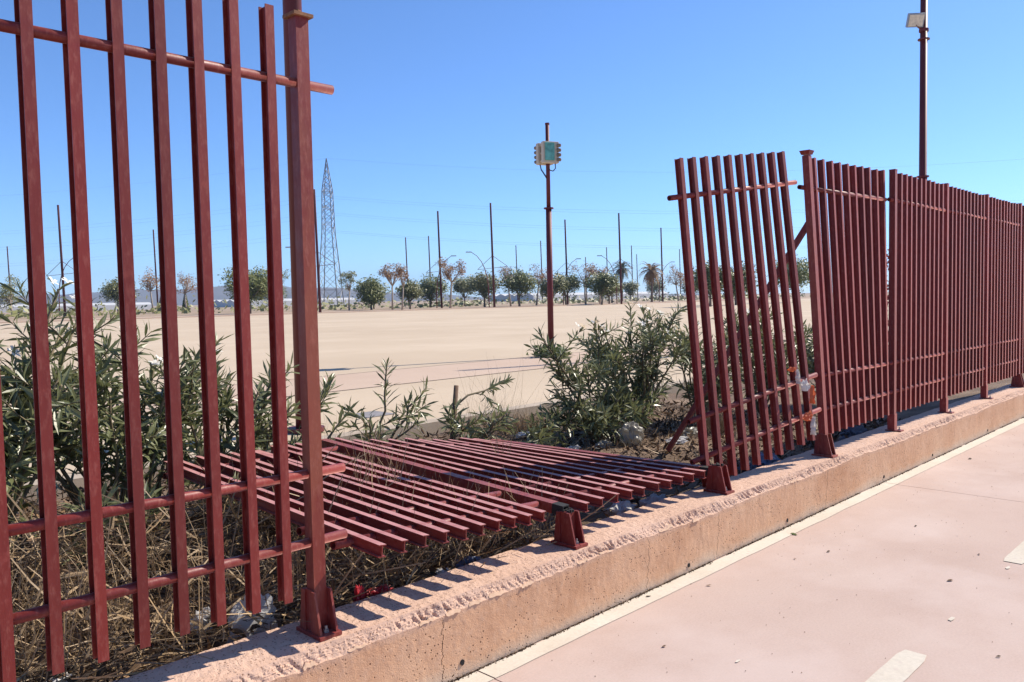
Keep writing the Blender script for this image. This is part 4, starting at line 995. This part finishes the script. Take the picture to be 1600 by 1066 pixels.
def palm(x, y, h, r, mat, label):
    t = thing('palm_tree', (x, y, YZ), label, 'palm tree'); b = MB(); b.tube([(x, y, YZ), (x+.1, y, YZ+h*.5), (x, y, YZ+h)], [.28, .2, .24], 9); b.build('trunk', 'bark', t, True)
    for k in range(46):
        az = k*2.4; el = 1.35-2.3*(k/46)+R.uniform(-.1, .1); d = Vector((cos(az), sin(az), 0)); c = MB(); o_ = Vector((x, y, YZ+h)); L = r*R.uniform(.85, 1.1); pr = None
        for i in range(9):
            a = i/8; e = el-1.15*a*a; p = o_+(d*cos(el-.5*a)+Vector((0, 0, sin(el-.75*a*a))))*L*a
            if pr is not None:
                s = d.cross(Vector((0, 0, 1))); w_ = .62*sin(pi*min(.97, a*.85+.12))
                for q in (-1, 1): c.add([pr, p, p+s*q*w_+Vector((0, 0, -.32*w_))+(p-pr)*.8, pr+s*q*w_*.35+(p-pr)*.5], [(0, 1, 2, 3)], R.random())
            pr = p
        c.build('frond', mat, t)
    return t
palm(186.1, 138.7, 9.2, 3.6, 'palm', 'green fan palm beside the mast right of the box pole')
palm(146.0, 101.0, 6.6, 3.3, 'drypalm', 'brownish dry palm between two masts left of the tilted panel')
# low scrub between the trees
g = MB()
for i in range(5200):
    u_ = R.uniform(20, 260); v_ = R.uniform(112, 150)
    if nz(u_*.08, v_*.08) < -.08: continue
    p = Vector((u_, v_, YZ+abs(R.gauss(0, .8)))); e = Vector((R.gauss(0, 1), R.gauss(0, 1), R.gauss(0, 1))).normalized(); q = e.orthogonal().normalized(); s = R.uniform(.25, .6)
    g.add([p-e*s, p+q*s*.6, p+e*s, p-q*s*.6], [(0, 1, 2, 3)], R.random())
o = stuff(g.build('scrub', 'olive')); tag(o, 'low olive scrub growing between the far trees', 'scrub')
# greenhouses as long white sheds
for i, (x, y, L, h, lab) in enumerate(((70, 300, 90, 2.5, 'long white greenhouse roof left of the large dark green tree'), (190, 330, 60, 3.2, 'white greenhouse low behind the round green tree'), (330, 270, 110, 3.6, 'white greenhouse low behind the palms'), (-10, 330, 90, 2.5, 'white greenhouse at the far left'))):
    t = thing('greenhouse', (x, y, YZ), lab, 'greenhouse', 'far greenhouses')
    b = MB(); b.box((x, y, YZ+h*.35), (L, 30, h*.7)); b.build('wall', 'greenhouse', t)
    for k in range(5):
        b = MB(); y0 = y-15+6*k; b.add([(x-L/2-.2, y0, YZ+h*.7), (x-L/2-.2, y0+3, YZ+h), (x-L/2-.2, y0+6, YZ+h*.7), (x+L/2+.2, y0, YZ+h*.7), (x+L/2+.2, y0+3, YZ+h), (x+L/2+.2, y0+6, YZ+h*.7)], [(0, 3, 4, 1), (1, 4, 5, 2), (0, 1, 2), (3, 5, 4)]); b.build('roof_bay', 'greenhouse', t)

# ------------------------------------------------------------------ distant air
hz = MB(); hz.box((0, 0, 64), (7000, 7000, 132)); hm = bpy.data.materials.new('haze_air'); hm.use_nodes = True; ht = hm.node_tree
for n__ in list(ht.nodes):
    if n__.type == 'BSDF_PRINCIPLED': ht.nodes.remove(n__)
vol = ht.nodes.new('ShaderNodeVolumePrincipled'); vol.inputs['Color'].default_value = (.46, .68, 1, 1); vol.inputs['Density'].default_value = 0.0002; vol.inputs['Anisotropy'].default_value = 0.0
ht.links.new(vol.outputs[0], ht.nodes['Material Output'].inputs['Volume'])
hz_o = stuff(hz.build('haze', hm)); tag(hz_o, 'thin blue haze over the whole scene', 'haze')
